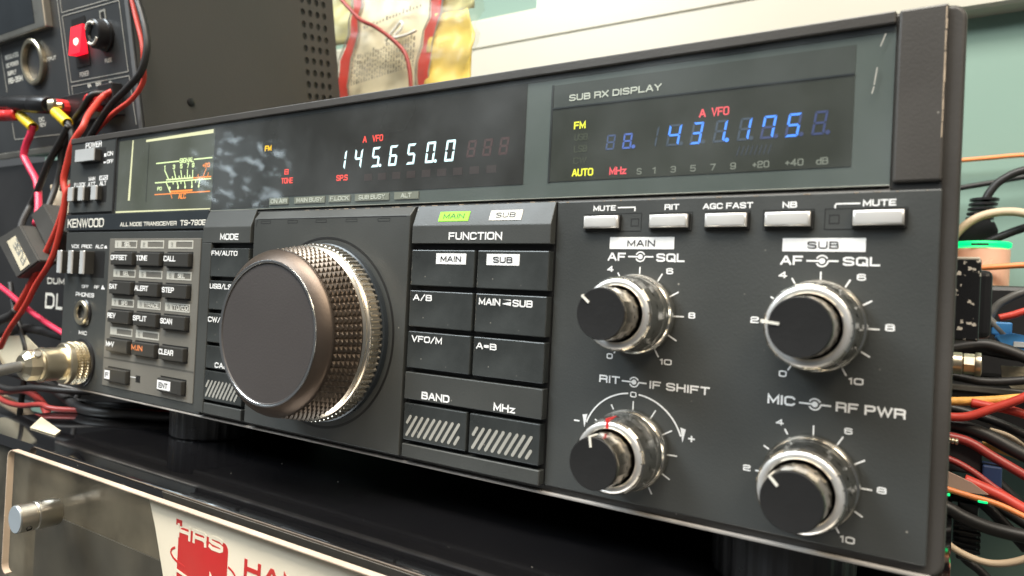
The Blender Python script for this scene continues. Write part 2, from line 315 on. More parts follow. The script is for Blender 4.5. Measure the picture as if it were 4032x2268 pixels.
for _l in """A 8 0,0 3.6,10 4.4,10 8,0|1.5,3.2 6.5,3.2
B 7.6 0,0 0,10|0.1,10 6,10 7.2,9 7.2,6.4 6,5.3 0.1,5.3|5.6,5.3 6.2,5.3 7.6,4.2 7.6,1.1 6.4,0 0.1,0
C 7.6 7.6,8.3 6,10 1.6,10 0,8.4 0,1.6 1.6,0 6,0 7.6,1.7
D 7.6 0,0 0,10|0.1,10 5.6,10 7.6,8 7.6,2 5.6,0 0.1,0
E 7 7,10 0,10 0,0 7,0|0,5.1 6.2,5.1
F 7 7,10 0,10 0,0|0,5 6,5
G 7.8 7.6,8.4 6,10 1.6,10 0,8.4 0,1.6 1.6,0 7.6,0 7.6,4.6 4.6,4.6
H 7.6 0,0 0,10|7.6,0 7.6,10|0,5.1 7.6,5.1
I 0.2 0.1,0 0.1,10
J 6 6,10 6,1.6 4.4,0 1.6,0 0,1.6 0,3
K 7.2 0,0 0,10|7,10 0.6,4.6|2.4,6.2 7.2,0
L 6.6 0,10 0,0 6.6,0
M 8.6 0,0 0,10 4.3,1.6 8.6,10 8.6,0
N 7.6 0,0 0,10 7.6,0 7.6,10
O 8 1.6,0 0,1.6 0,8.4 1.6,10 6.4,10 8,8.4 8,1.6 6.4,0 1.6,0
P 7.4 0,0 0,10|0.1,10 6,10 7.4,8.8 7.4,5.6 6,4.4 0.1,4.4
Q 8 1.6,0 0,1.6 0,8.4 1.6,10 6.4,10 8,8.4 8,1.6 6.4,0 1.6,0|5,2.8 8.4,-0.6
R 7.6 0,0 0,10|0.1,10 6.2,10 7.6,8.8 7.6,5.8 6.2,4.6 0.1,4.6|5.8,4.6 7.4,3.4 7.6,0
S 7.6 7.4,8.7 6,10 1.4,10 0,8.8 0,6.5 1.4,5.4 6.2,4.7 7.6,3.6 7.6,1.3 6.2,0 1.4,0 0,1.3
T 7.4 0,10 7.4,10|3.7,10 3.7,0
U 7.6 0,10 0,1.6 1.6,0 6,0 7.6,1.6 7.6,10
V 8 0,10 4,0 8,10
W 11 0,10 2.8,0 5.5,9.4 8.2,0 11,10
X 7.6 0,0 7.6,10|0,10 7.6,0
Y 7.6 0,10 3.8,4.6 7.6,10|3.8,4.6 3.8,0
Z 7.2 0,10 7.2,10 0,0 7.2,0
d 6.6 6.6,10 6.6,0|6.6,0 1.4,0 0,1.4 0,5 1.4,6.4 6.6,6.4
z 5.6 0,6.4 5.6,6.4 0,0 5.6,0
0 7 1.4,0 0,1.4 0,8.6 1.4,10 5.6,10 7,8.6 7,1.4 5.6,0 1.4,0
1 1.8 0,8.4 1.8,10 1.8,0
2 7 0,7.6 0,8.8 1.4,10 5.6,10 7,8.8 7,6.4 5.8,5.2 1.4,4.8 0,3.6 0,0 7,0
3 7 0,8.8 1.4,10 5.6,10 7,8.8 7,6.2 5.8,5.2 2,5.2|5.8,5.2 7,4.2 7,1.2 5.6,0 1.4,0 0,1.2
4 7.4 5.4,0 5.4,10|5.4,10 0,3|0,3 7.4,3
5 7 6.8,10 0.4,10 0,5.4 5.6,5.9 7,4.7 7,1.2 5.6,0 1.4,0 0,1.2
6 7 6.8,8.8 5.6,10 1.4,10 0,8.6 0,1.4 1.4,0 5.6,0 7,1.4 7,4.4 5.6,5.6|5.6,5.6 0,5.6
7 6.8 0,10 6.8,10 2.6,0
8 7 1.4,5.3 0.2,6.4 0.2,8.8 1.4,10 5.6,10 6.8,8.8 6.8,6.4 5.6,5.3|5.6,5.3 1.4,5.3|1.4,5.3 0,4.2 0,1.2 1.4,0 5.6,0 7,1.2 7,4.2 5.6,5.3
9 7 0.2,1.2 1.4,0 5.6,0 7,1.4 7,8.6 5.6,10 1.4,10 0,8.6 0,5.6 1.4,4.4|1.4,4.4 7,4.4
+ 5 2.5,2.2 2.5,7.2|0,4.7 5,4.7
- 4 0,4.7 4,4.7
/ 5 0,-0.4 5,10.4
= 5.4 0,6.2 5.4,6.2|0,3.4 5.4,3.4
> 4.6 0.2,1.6 0.2,8.2 4.6,4.9 0.2,1.6
. 0.2 0.1,0 0.1,0.5""".splitlines():
    _p = _l.split(' ', 2); GLYPH[_p[0]] = (float(_p[1]), [[tuple(map(float, q.split(','))) for q in st.split()] for st in _p[2].split('|')])
def text(s, x0, x1, z0, z1, y, m, parent, bold=0.0, name="lettering", O=None, U=EX, W=EZ, tk=None, italic=0.0):
    """stroked lettering fitted to the box x0..x1, z0..z1 on the plane through O spanned by U, W"""
    pen = 0.0; st = []
    for ch in s:
        if ch == ' ': pen += 4.2; continue
        wd, strokes = GLYPH[ch]
        for q in strokes: st.append([(pen+a+italic*b_, b_) for a, b_ in q])
        pen += wd+(2.9 if ch != '.' else 2.4)
    xs = [p[0] for q in st for p in q]; a, c = min(xs), max(xs)
    h = z1-z0; t = tk if tk else h*(0.165+1.1*bold)
    if c-a > 1: t = min(t, (x1-x0)/(c-a)*10*0.22)
    flat = all(abs(p[1]-4.7) < .01 for q in st for p in q)
    kx = (x1-x0-t)/max(c-a, 1e-6) if c-a > 0.3 else 0
    def mp(p): return Vector((x0+t/2+(p[0]-a)*kx if kx else (x0+x1)/2, z0+t/2+p[1]/10*(h-t)))
    O = Vector((0, y, 0)) if O is None else Vector(O); N = W.cross(U)       # N points inwards
    bm = bmesh.new(); k = 0
    for q in st:
        P = [mp(p) for p in q]; n = len(P); closed = (P[0]-P[-1]).length < 1e-6 and n > 2
        Ls, Rs = [], []
        for i in range(n):
            d0 = (P[i]-P[i-1]).normalized() if i > 0 else ((P[0]-P[-2]).normalized() if closed else None)
            d1 = (P[i+1]-P[i]).normalized() if i < n-1 else ((P[1]-P[0]).normalized() if closed else None)
            if d0 is None: d0 = d1
            if d1 is None: d1 = d0
            n0 = Vector((-d0.y, d0.x)); n1 = Vector((-d1.y, d1.x)); mm = (n0+n1)
            mm = mm/max(mm.length_squared, .35)*2*0.5 if mm.length > 1e-3 else n0
            ln = min(mm.length*t, t*.95); off = mm.normalized()*ln
            if mm.length > 1e-3: off = (n0+n1).normalized()*min(t/2/max(.42, (n0+n1).length/2), t*1.05)
            e = Vector((0, 0))
            if not closed and i == 0: e = -d1*t/2
            if not closed and i == n-1: e = d0*t/2
            Ls.append(P[i]+off+e); Rs.append(P[i]-off+e)
        dep = N*(0.012*(k % 4)); k += 1
        vl = [bm.verts.new(O+U*p.x+W*p.y+dep) for p in Ls]; vr = [bm.verts.new(O+U*p.x+W*p.y+dep) for p in Rs]
        for i in range(n-1): bm.faces.new((vl[i], vr[i], vr[i+1], vl[i+1]))
    # give the print its film thickness
    r = bmesh.ops.extrude_face_region(bm, geom=bm.faces[:]); bmesh.ops.translate(bm, verts=[g for g in r['geom'] if isinstance(g, bmesh.types.BMVert)], vec=N*0.12)
    bmesh.ops.recalc_face_normals(bm, faces=bm.faces[:])
    return obj(name, bm, m, parent)
# layout: readings taken on the front panel (x, z) put into drawing units; y < 0 is proud of the panel
def X(x, y=0): return -5.746+1.03417*x-3.808e-5*x*x+0.00107*y*(230-x)
def Z(z, y=0): return 1.226+0.99188*z+0.00125*y*(70-z)
def TX(s, x0, x1, z0, z1, y, m, parent, yy=None, **k):
    ym = y if yy is None else yy
    return text(s, X(x0, ym), X(x1, ym), Z(z0, ym), Z(z1, ym), y-0.14, m, parent, **k)

# ================================================================== THE TRANSCEIVER
radio = empty("radio_transceiver", (74, 240, -20), "black radio transceiver with two lit frequency displays and a big bronze tuning knob", "radio")
XL, XR = X(-156.5), 314.3
# case and bezel
o = obj("case", BX(XL+1, XR-1.2, 12, 488, -5, 154.0, bev=1.5, seg=2), 'bezel', radio)
bm = bmesh.new(); prism(bm, rrect(XL, XR, -1.9, 155.1, 4.0), (0, 1.6, 0), EX, EZ, EY, 14)
bmesh.ops.bevel(bm, geom=[e for e in bm.edges if all(abs(v.co.y-1.6) < 1e-4 for v in e.verts)], offset=1.1, segments=3, affect='EDGES', profile=0.5)
obj("front_bezel", bm, 'bezel', radio)
obj("bottom_lip", BX(XL+2, XR-3, 0.2, 3.0, -2.4, -1.3, bev=0.35, seg=2), mat("lip_highlight", (0.34, 0.32, 0.30), 0.4, var=0.3, vscale=60), radio)  # lip coloured light grey to paint the highlight line along the bottom edge
# top bar in front of the display
obj("top_bar", BX(X(-153.5), X(296.3), -0.6, 4, Z(151.4), 155.05, bev=0.5, seg=2), 'bezel', radio)
obj("right_pillar", BX(X(297.0), 310.0, -0.5, 4, Z(105.8), 155.0, bev=0.7, seg=2), 'bezel', radio)
obj("pillar_gap", BX(X(297.0), 310.0, 0.6, 3, Z(103.6), Z(105.8)), 'black', radio)
# right control panel
bm = BX(X(191.4), 310.2, 0, 6, 1.2, Z(103.7), bev=0.45, seg=2)
ctrl = obj("control_panel", bm, 'panel', radio)
# sloping strip between panel and display
bm = bmesh.new(); prism(bm, [(0.25, Z(103.6)), (1.35, Z(105.3)), (3.0, Z(105.3)), (3.0, Z(103.6))], (X(-12), 0, 0), EY, EZ, EX, X(296.4)-X(-12))
obj("chamfer_strip", bm, 'bezel', radio)

# ---- display glass, mask, windows
obj("display_mask", BX(X(-101.3), X(296.3), 1.3, 3.2, Z(105.3), Z(151.2)), 'mask', radio)
disp = obj("main_display", BX(X(-101), X(175.6), 1.05, 1.25, Z(111.1), Z(149.6)), 'dispm', radio)
obj("display_lower_strip", BX(X(-101), X(33), 1.06, 1.25, Z(106.2), Z(111.1)), 'dispm', radio)
obj("display_top_strip", BX(X(-101), X(296), 1.04, 1.25, Z(149.7), Z(151.2)), 'strip', radio)
sub = obj("sub_display", BX(X(187), X(286.2), 1.05, 1.25, Z(111.4), Z(138.4)), 'disps', radio)
obj("sub_display_ledge", BX(X(187), X(286.2), 0.75, 1.25, Z(138.4), Z(138.9)), 'strip', radio)
obj("sub_display_header", BX(X(187), X(286.2), 1.10, 1.25, Z(138.9), Z(147.3)), mat("display_header", (0.050, 0.053, 0.048), 0.45, var=0.15, vscale=25, dust=0.3), radio)
obj("mullion_edge", BX(X(186.2), X(187), 0.9, 1.25, Z(111.2), Z(147.5)), 'black', radio)
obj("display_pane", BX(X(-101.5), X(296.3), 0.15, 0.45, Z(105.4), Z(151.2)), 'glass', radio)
obj("pane_bottom_edge", BX(X(-101.5), X(296.3), -0.1, 1.2, Z(105.0), Z(105.4), bev=0.1), mat("pane_edge", (0.20, 0.21, 0.19), 0.35, var=0.4, vscale=40), radio)
obj("display_left_wall", BX(X(-103.2), X(-101.6), -0.3, 1.2, Z(105.5), Z(151.2), bev=0.15), 'black', radio)

def seg7(ch, x0, x1, z0, z1, slant, y, m_on, parent, m_off=None, dot=False, dotoff=False, wd=0.95):
    """seven-segment digit with mitred segments"""
    H = z1-z0; Wd = x1-x0; g = 0.16; w_ = wd
    def q(u, v): return (x0+u+slant*(v/H), z0+v)
    h = H/2
    segs = {
     'a': [(g, H), (Wd-g, H), (Wd-w_-g*0.5, H-w_), (w_+g*0.5, H-w_)],
     'd': [(w_+g*.5, w_), (Wd-w_-g*.5, w_), (Wd-g, 0), (g, 0)],
     'g': [(g+.2, h), (w_*.8+g, h+w_/2), (Wd-w_*.8-g, h+w_/2), (Wd-g-.2, h), (Wd-w_*.8-g, h-w_/2), (w_*.8+g, h-w_/2)],
     'f': [(0, H-g), (w_, H-w_-g), (w_, h+w_*.5+g*.4), (0, h+g)],
     'b': [(Wd, H-g), (Wd-w_, H-w_-g), (Wd-w_, h+w_*.5+g*.4), (Wd, h+g)],
     'e': [(0, h-g), (w_, h-w_*.5-g*.4), (w_, w_+g), (0, g)],
     'c': [(Wd, h-g), (Wd-w_, h-w_*.5-g*.4), (Wd-w_, w_+g), (Wd, g)]}
    on = {'0': 'abcdef', '1': 'bc', '3': 'abcdg', '4': 'fgbc', '5': 'afgcd', '6': 'afgecd', '8': 'abcdefg', '7': 'fabc', ' ': ''}[ch]
    def mk(names, dots, m_, nm):
        b_ = bmesh.new()
        for s_ in names: plate(b_, [q(*p) for p in segs[s_]], y, 0.08)
        if dots: plate(b_, [(x1+0.95+0.72*math.cos(k*math.pi/4), z0+0.6+0.72*math.sin(k*math.pi/4)) for k in range(8)], y, 0.08)
        if len(b_.verts): obj(nm, b_, m_, parent)
        else: b_.free()
    mk(on, dot, m_on, "digit")
    if m_off: mk([s_ for s_ in 'abcdefg' if s_ not in on], dotoff and not dot, m_off, "unlit_segment")
YD = 0.95
# main frequency 145.650.0
zt, zb = Z(130.8), Z(122)
for ch, xa, xb, dt in (('1', 79.0, 82.9, 0), ('4', 88.2, 92.6, 0), ('5', 98.5, 102.9, 1), ('6', 108.4, 112.8, 0), ('5', 118.2, 122.6, 0), ('0', 128.3, 132.8, 1), ('0', 138.2, 142.7, 0)):
    seg7(ch, X(xa), X(xb), zb, zt, 1.0, YD, 'vfd', disp, dot=bool(dt), wd=1.0)
for k in range(3): seg7('8', X(149+k*7.5), X(153+k*7.5), zb+1, zt-1, 1.0, YD, 'browndim', disp)
b_ = bmesh.new()
for k in range(9): plate(b_, rect(X(95+k*8), X(99.5+k*8), Z(116.2), Z(119.2)), YD+.02, .06)
obj("unlit_segment", b_, glow("very_dim_brown", (0.2, 0.08, 0.06), 0.06), disp)
for s_, a, b2, c, d, mm in (("FM", 28.2, 32.9, 134.3, 137, 'amberled'), ("A", 92.9, 95.2, 133.4, 136.3, 'redled'), ("VFO", 98.5, 104.6, 133.4, 136.3, 'redled'),
                           ("TONE", 41.3, 49.3, 117.4, 120.2, 'redled'), ("SP.S", 77.9, 84.9, 117, 119.7, 'redled')):
    TX(s_, a, b2, c, d, YD+.14, mm, disp, bold=0.02, name="indicator", yy=1)
b_ = bmesh.new(); frame(b_, X(43.4), X(46.2), Z(121.7), Z(124.3), 0.45, YD, .08); plate(b_, rect(X(44), X(45.6), Z(122.8), Z(123.3)), YD, .08); obj("indicator", b_, 'redled', disp)
# meter
meter = obj("signal_meter", BX(X(-100.8), X(-11.4), 0.98, 1.04, Z(106.4), Z(149.4)), 'meter', radio)
ym = 0.88
b_ = bmesh.new()
plate(b_, rect(X(-62.5), X(-41), Z(133.4), Z(134.1)), ym, .05); plate(b_, rect(X(-28), X(-12.5), Z(133.5), Z(134.2)), ym, .05)
plate(b_, rect(X(-62.6), X(-12.5), Z(122.3), Z(123.0)), ym, .05); plate(b_, rect(X(-52.2), X(-28), Z(123.5), Z(124.3)), ym, .05)
for (xa, za), (xb, zb_) in (((-54.2, 129.6), (-49.8, 123.9)), ((-45.4, 128.9), (-43.2, 123.9)), ((-39.2, 128.7), (-37.9, 123.9)), ((-33.3, 128.7), (-33.0, 124)), ((-28.6, 128.2), (-28.4, 123.8)),
                          ((-52.5, 123), (-47.6, 116.5)), ((-42.2, 122.4), (-40.8, 120)), ((-35.5, 122.4), (-34.6, 120)), ((-29, 122.4), (-28.6, 120)), ((-22, 122.4), (-22.6, 120.2)),
                          ((-46.8, 125.6), (-46.2, 124)), ((-40.6, 125.6), (-40.2, 124)), ((-35.6, 125.6), (-35.3, 124)), ((-31, 125.6), (-30.8, 124)), ((-45.8, 122.4), (-45.4, 121)), ((-38.6, 122.4), (-38.3, 121)), ((-25.4, 122.4), (-25.7, 121))):
    line(b_, [(X(xa), Z(za)), (X(xb), Z(zb_))], ym, 0.72, .05)
for k, xx in enumerate((-48.4, -40.9, -34.5, -28.6, -22.7)): plate(b_, [(X(xx)+.75*math.cos(t*math.pi/4), Z(119.1)+.95*math.sin(t*math.pi/4)) for t in range(8)], ym, .05)
obj("meter_scale", b_, 'metergreen', meter)
TX("SIGNAL", -41, -28.5, 132.6, 135.3, ym+.14, 'metergreen', meter, bold=0.02, name="meter_lettering")
for s_, xx in (("1", -54.5), ("3", -46), ("5", -39.3), ("7", -33.4), ("9", -28.8)): TX(s_, xx-.5-(s_ != "1")*.5, xx+.5+(s_ != "1")*.5, 129.6, 132.2, ym+.14, 'metergreen', meter, bold=0.02, name="meter_lettering")
TX("PO", -60.4, -56.3, 118.2, 120.3, ym+.14, 'metergreen', meter, bold=0.02, name="meter_lettering")
b_ = bmesh.new(); plate(b_, rect(X(-62.5), X(-12.9), Z(115.6), Z(116.2)), ym, .05); plate(b_, rect(X(-47.8), X(-28), Z(116.5), Z(117.6)), ym, .05)
plate(b_, rect(X(-28), X(-12.5), Z(123.4), Z(124.1)), ym, .05)
for (xa, za), (xb, zb_) in (((-17.0, 128.4), (-19.4, 123.8)), ((-23.5, 125.6), (-23.9, 124)), ((-15, 126), (-15.6, 124)), ((-47.2, 115.8), (-45.8, 113.2))): line(b_, [(X(xa), Z(za)), (X(xb), Z(zb_))], ym, 0.5, .05)
obj("meter_scale", b_, 'meterorange', meter)
TX("+20", -20.5, -14.5, 129, 131.4, ym+.14, 'meterorange', meter, bold=0.02, name="meter_lettering"); TX("ALC", -40.4, -33.8, 112.8, 115.8, ym+.14, 'meterorange', meter, bold=0.03, name="meter_lettering")
b_ = bmesh.new(); plate(b_, [(X(-87.2), Z(149)), (X(-86.2), Z(149)), (X(-86.8), Z(113.4)), (X(-88.8), Z(113.4))], ym, .1)
plate(b_, [(X(-73.5), Z(146.9)), (X(-12.6), Z(146.9)), (X(-12.6), Z(149)), (X(-73.5), Z(148.2))], ym, .1)
plate(b_, [(X(-101), Z(106.3)), (X(-12), Z(106.3)), (X(-12), Z(106.9)), (X(-101), Z(107.3))], ym, .1)
obj("meter_edge_light", b_, 'meteryellow', meter)
obj("meter_divider", BX(X(-70.8), X(-70.2), .8, 1.0, Z(112), Z(146)), mat("meter_frame", (0.05, 0.055, 0.045), 0.3, var=0.1), meter)

# sub display 431.195 with ghost segments
zt, zb = Z(128.6), Z(121.4)
for ch, xa, xb, dt in (('4', 230.4, 234.6, 0), ('3', 238.3, 241.8, 0), ('1', 245.8, 249.4, 1), ('1', 253.4, 256.9, 0), ('7', 260.4, 264.2, 0), ('5', 267.6, 271.4, 0)):
    seg7(ch, X(xa), X(xb), zb, zt, 1.15, YD, 'vfdblue', sub, 'greydim' if xa < 257 else 'bluedim', dot=bool(dt), dotoff=True, wd=0.72)
seg7('1', X(223.7), X(226.9), zb, zt, 1.15, YD, 'greydim', sub, wd=0.6)
seg7('8', X(275.1), X(278.7), zb, zt, 1.0, YD, 'bluedim', sub, dot=True, wd=0.7)
seg7('8', X(208.6), X(211.8), Z(121.7), Z(127), 0.6, YD, glow('faint_blue', (0.14, 0.22, 0.5), 0.30), sub, wd=0.6)
seg7('8', X(214.8), X(218.0), Z(121.6), Z(127), 0.6, YD, glow("half_lit_blue", (0.12, 0.22, 0.75), 0.42), sub, dot=True, wd=0.62)
for s_, a, b2, c, d, mm in (("FM", 195.9, 200.5, 130.3, 133, 'yellowled'), ("AUTO", 196, 204.3, 113, 115.7, 'yellowled'), ("MHz", 210.5, 216.8, 112.8, 115.5, 'pinkled'),
                           ("A", 241.1, 243.3, 130.2, 132.9, 'pinkled'), ("VFO", 245.1, 250.7, 130.2, 133, 'pinkled')):
    TX(s_, a, b2, c, d, YD+.14, mm, sub, bold=0.02, name="indicator", yy=1)
mdim = glow("unlit_olive_text", (0.2, 0.22, 0.12), 0.16)
for s_, c in (("USB", 126), ("LSB", 121.7), ("CW", 117.4)): TX(s_, 196.3, 201.5, c, c+2.5, YD+.14, mdim, sub, name="unlit_indicator", yy=1)
for s_, a, b2 in (("S", 220.6, 222.3), ("1", 226.2, 227.2), ("3", 232.4, 234.2), ("5", 239, 240.8), ("7", 245.5, 247.2), ("9", 251.8, 253.6), ("+20", 258.6, 263.6), ("+40", 268.2, 273.4), ("dB", 276.9, 280.2)):
    TX(s_, a, b2, 112.4, 114.6, YD+.14, glow("pale_scale_print", (0.35, 0.36, 0.30), 0.32) if s_ == "S" else bpy.data.materials["pale_scale_print"], sub, name="scale_lettering", yy=1)
b_ = bmesh.new()
for k in range(16, 24): line(b_, [(X(232+k*1.35), Z(116.6)), (X(232.9+k*1.35), Z(119.6))], YD+.02, 0.4, .05)
obj("unlit_bar_graph", b_, glow("dim_bar", (0.16, 0.19, 0.26), 0.12), sub)
TX("SUB RX DISPLAY", 193.5, 228, 140.8, 143.2, 1.04, 'offwhite', radio, bold=0.03, yy=1)
# status plates under the main display
for s_, a, b2 in (("ON AIR", 33.9, 47), ("MAIN BUSY", 51.4, 71.4), ("F.LOCK", 74, 87.3), ("SUB BUSY", 90.2, 109.8), ("ALT", 112.8, 125.9)):
    p_ = obj("status_plate", BX(X(a), X(b2), 0.85, 1.25, Z(107.3), Z(110.4)), 'ledge', radio)
    w_ = min((b2-a)*0.86, len(s_)*1.9); c = (a+b2)/2
    TX(s_, c-w_/2, c+w_/2, 107.9, 109.9, 0.84, 'offwhite', p_, bold=0.02, name="plate_lettering")

# ---- left side: power panel, badge strip, lower panel
obj("power_panel", BX(X(-153.3), X(-103.3), 0, 4, Z(107.2), 155.0, bev=0.4, seg=2), 'panel', radio)
obj("badge_strip", BX(X(-153.6), X(-10.4), -0.6, 4, Z(96.0), Z(105.7), bev=0.25), 'strip', radio)
obj("left_panel", BX(X(-153.6), X(-10.7), 0, 5, -1.0, Z(95.0), bev=0.4, seg=2), 'panel', radio)
obj("seam_shadow", BX(X(-153.3), X(-10.5), 1.0, 4, Z(95.0), Z(96.0)), 'black', radio)  # black strip painted in as the shadow under the badge strip
TX("POWER", -136.5, -118.5, 147.6, 151.4, 0, 'white', radio, bold=0.02)
TX("KENWOOD", -151.6, -110.2, 97.8, 103.3, -0.6, 'offwhite', radio, bold=0.0, yy=0)
TX("ALL MODE TRANSCEIVER", -92.5, -38, 97.9, 100.3, -0.6, 'offwhite', radio, bold=0.02, yy=0)
TX("TS-790E", -34.6, -12.8, 97.7, 100.7, -0.6, 'offwhite', radio, bold=0.03, yy=0)
TX("ON", -111.5, -105.4, 141.2, 143.9, 0, 'white', radio, bold=0.02); TX("OFF", -111.5, -104.7, 136.6, 139.0, 0, 'white', radio, bold=0.02)
b_ = bmesh.new(); plate(b_, rect(X(-115), X(-112.6), Z(141), Z(143)), -.12, .12); plate(b_, rect(X(-115), X(-112.6), Z(137), Z(138)), -.12, .12); obj("switch_mark", b_, 'white', radio)
TX("F.LOCK", -147.5, -134.8, 123.8, 126.3, 0, 'white', radio, bold=0.02)
TX("MAIN", -130.9, -123.6, 126.9, 129.3, 0, 'white', radio, bold=0.02); TX("ATT", -131.4, -123.2, 123.4, 126.1, 0, 'white', radio, bold=0.02)
b_ = bmesh.new(); plate(b_, rect(X(-119), X(-109.7), Z(126.7), Z(129.5)), -.12, .12); obj("print_block", b_, 'white', radio)
TX("VFO", -118, -110.7, 127.1, 129.1, -.12, 'ink', radio, bold=0.01); TX("ALT", -118.2, -111, 123.4, 126.2, 0, 'white', radio, bold=0.02)
pb = obj("power_button", BX(-151.5, -129, -3.6, 1, 138.6, 146.0, bev=0.3), 'key', radio)
obj("button_cap", BX(-151.6, -128.9, -4.3, -3.5, 138.5, 146.1, bev=0.3, seg=2), 'grey', pb)
obj("button_recess", BX(-152.6, -123.5, -0.05, 2, 137.4, 146.9), 'black', radio)
for xa in (-159.6, -147.0, -131.6):
    l_ = obj("lever_switch", BX(xa, xa+6.2, -3.0, 1, 114.6, 123.2, bev=0.3), 'key', radio)
    obj("lever_cap", BX(xa-.1, xa+6.3, -3.6, -2.9, 114.5, 123.3, bev=0.3, seg=2), 'grey', l_)
    obj("lever_edge", BX(xa+5.4, xa+6.45, -3.7, -2.6, 114.6, 123.2, bev=0.25), 'silver', l_)
    obj("lever_recess", BX(xa+0.2, xa+11.5, -0.05, 2, 113.4, 123.6), 'black', radio)
TX("VOX", -146.6, -138, 84.8, 87.1, 0, 'white', radio, bold=0.02); TX("PROC", -134.8, -123, 84.8, 87.1, 0, 'white', radio, bold=0.02)
TX("ALC", -119, -110.6, 84.8, 87.1, 0, 'white', radio, bold=0.02)
b_ = bmesh.new(); plate(b_, [(X(-109.4), Z(84.8)), (X(-106.2), Z(84.8)), (X(-107.0), Z(86.5)), (X(-108.6), Z(86.5))], -.12, .12); obj("print_mark", b_, 'white', radio)
for xa in (-162.6, -149.0, -135.0):
    l_ = obj("slide_lever", BX(xa, xa+5.0, -5.6, 1, 69.4, 83.4, bev=0.3), 'key', radio)
    obj("lever_cap", BX(xa-.1, xa+5.2, -6.2, -5.5, 69.3, 83.5, bev=0.3, seg=2), 'grey', l_)
    obj("lever_edge", BX(xa+3.4, xa+5.35, -6.4, -5.3, 69.2, 83.6, bev=0.4), 'silver', l_)
obj("lever_recess", BX(-158, -118, -0.06, 2, 67.5, 83.8), 'black', radio)
TX("OFF", -131.8, -124.4, 60, 62, 0, 'white', radio, bold=0.02); TX("RF", -117.9, -112.6, 60, 62.1, 0, 'white', radio, bold=0.02)
b_ = bmesh.new(); plate(b_, [(X(-110.2), Z(60)), (X(-106.3), Z(60)), (X(-107.2), Z(61.2)), (X(-108), Z(61.2)), (X(-108), Z(62.4)), (X(-109), Z(62.4))], -.12, .12); obj("print_mark", b_, 'white', radio)
TX("PHONES", -138.4, -117.6, 54.6, 57.2, 0, 'white', radio, bold=0.02); TX("MIC", -132.5, -123.5, 31, 33.4, 0, 'white', radio, bold=0.03)
jk = obj("phones_jack", LT([(8.6, 0), (8.6, -0.8), (7.8, -1.4), (5.2, -1.4), (5.2, 6)], (-138.2, 0, 45.5), n=40), 'rubber', radio, smooth=False); smooth_by_angle(jk)
o = obj("jack_bushing", LT([(7.6, -0.5), (7.6, -2.0), (6.9, -2.5), (4.9, -2.3), (4.7, 6)], (-138.8, 0, 45.6), n=40), 'nickel', jk); smooth_by_angle(o)
obj("jack_bore", LT([(4.8, 3), (0.01, 3)], (-138.8, 0, 45.6), n=24), 'black', jk)
o = obj("mic_socket", LT([(14.6, 0), (14.6, -1.0), (13.6, -1.6), (11, -1.6), (11, 3)], (-137, 0, 15), n=48), 'rubber', radio); smooth_by_angle(o)

# ---- keypad
kp = obj("keypad_plate", BX(X(-103), X(-16.2), -0.4, 3, Z(2.8), Z(90.8), bev=0.15), 'plate', radio)
obj("plate_groove", BX(X(-102.6), X(-16.4), -0.46, 2, Z(18.9), Z(19.9)), mat("groove_shade", (0.07, 0.067, 0.06), 0.6, var=0.2), radio)
cols = [(-97, -74.7), (-70.9, -48.6), (-44.8, -22.5)]; rows = [(74.7, 83), (57.6, 65.8), (40.6, 48.7), (23.7, 31.9), (6.2, 14.3)]
lrows = [(85.1, 89.6), (68, 72.5), (50.7, 55.2), (33.7, 38.2)]
lcols = [(-97, -74.5), (-70.8, -48.7), (-44.5, -22.6)]
KN = [["OFFSET", "TONE", "CALL"], ["SAT", "ALERT", "STEP"], ["REV", "SPLIT", "SCAN"], ["M>V", "M.IN", "CLEAR"], ["F", None, "ENT"]]
LN = [[("1", "SEL"), ("2", ""), ("3", "")], [("4", "SEL"), ("5", ""), ("6", "SEL")], [("7", "SPD"), ("8", "TRACE"), ("9", "TO/CO")], [("-", ""), ("0", ""), None]]
kw = X(-74.7)-X(-97)-0.7; kh = Z(83)-Z(74.7)-0.9
k0 = obj("key", BX(-kw/2, kw/2, -2.9, 1, -kh/2, kh/2, bev=0.45, seg=2), 'key', radio, loc=(0, 0, 0)); first = True
rc0 = obj("key_recess", BX(-(kw+1.5)/2, (kw+1.5)/2, -0.45, 1, -(kh+1.6)/2, (kh+1.6)/2), 'black', radio, loc=(0, 0, 0))
for i, rw in enumerate(rows):
    for j, cl in enumerate(cols):
        s_ = KN[i][j]
        if not s_: continue
        c = ((X(cl[0])+X(cl[1]))/2, 0, (Z(rw[0])+Z(rw[1]))/2)
        if first: place(k0, c, radio); place(rc0, c, radio); k = k0; first = False
        else: k = clone(k0, c, radio); clone(rc0, c, radio)
        x0 = c[0]-kw/2; zt = c[2]+kh/2
        if s_ in ("F", "ENT"):
            wb = 5.6 if s_ == "F" else 12.2
            b_ = bmesh.new(); plate(b_, rect(x0+.5, x0+.5+wb, zt-6.2, zt-1.2), -3.05, .15); obj("key_label", b_, 'white', k)
            text(s_, x0+1.7 if s_ == "F" else x0+2.2, x0+4.9 if s_ == "F" else x0+10.4, zt-5.2, zt-2.4, -3.2, 'ink', k, name="key_lettering", bold=0.0)
        else:
            wt = len(s_)*2.45+1.2 if s_ != "OFFSET" else 17.4
            text(s_, x0+.3, x0+.3+wt, zt-4.6, zt-1.6, -3.06, 'orangeprint' if s_ == "M.IN" else 'white', k, name="key_lettering", bold=0.03)
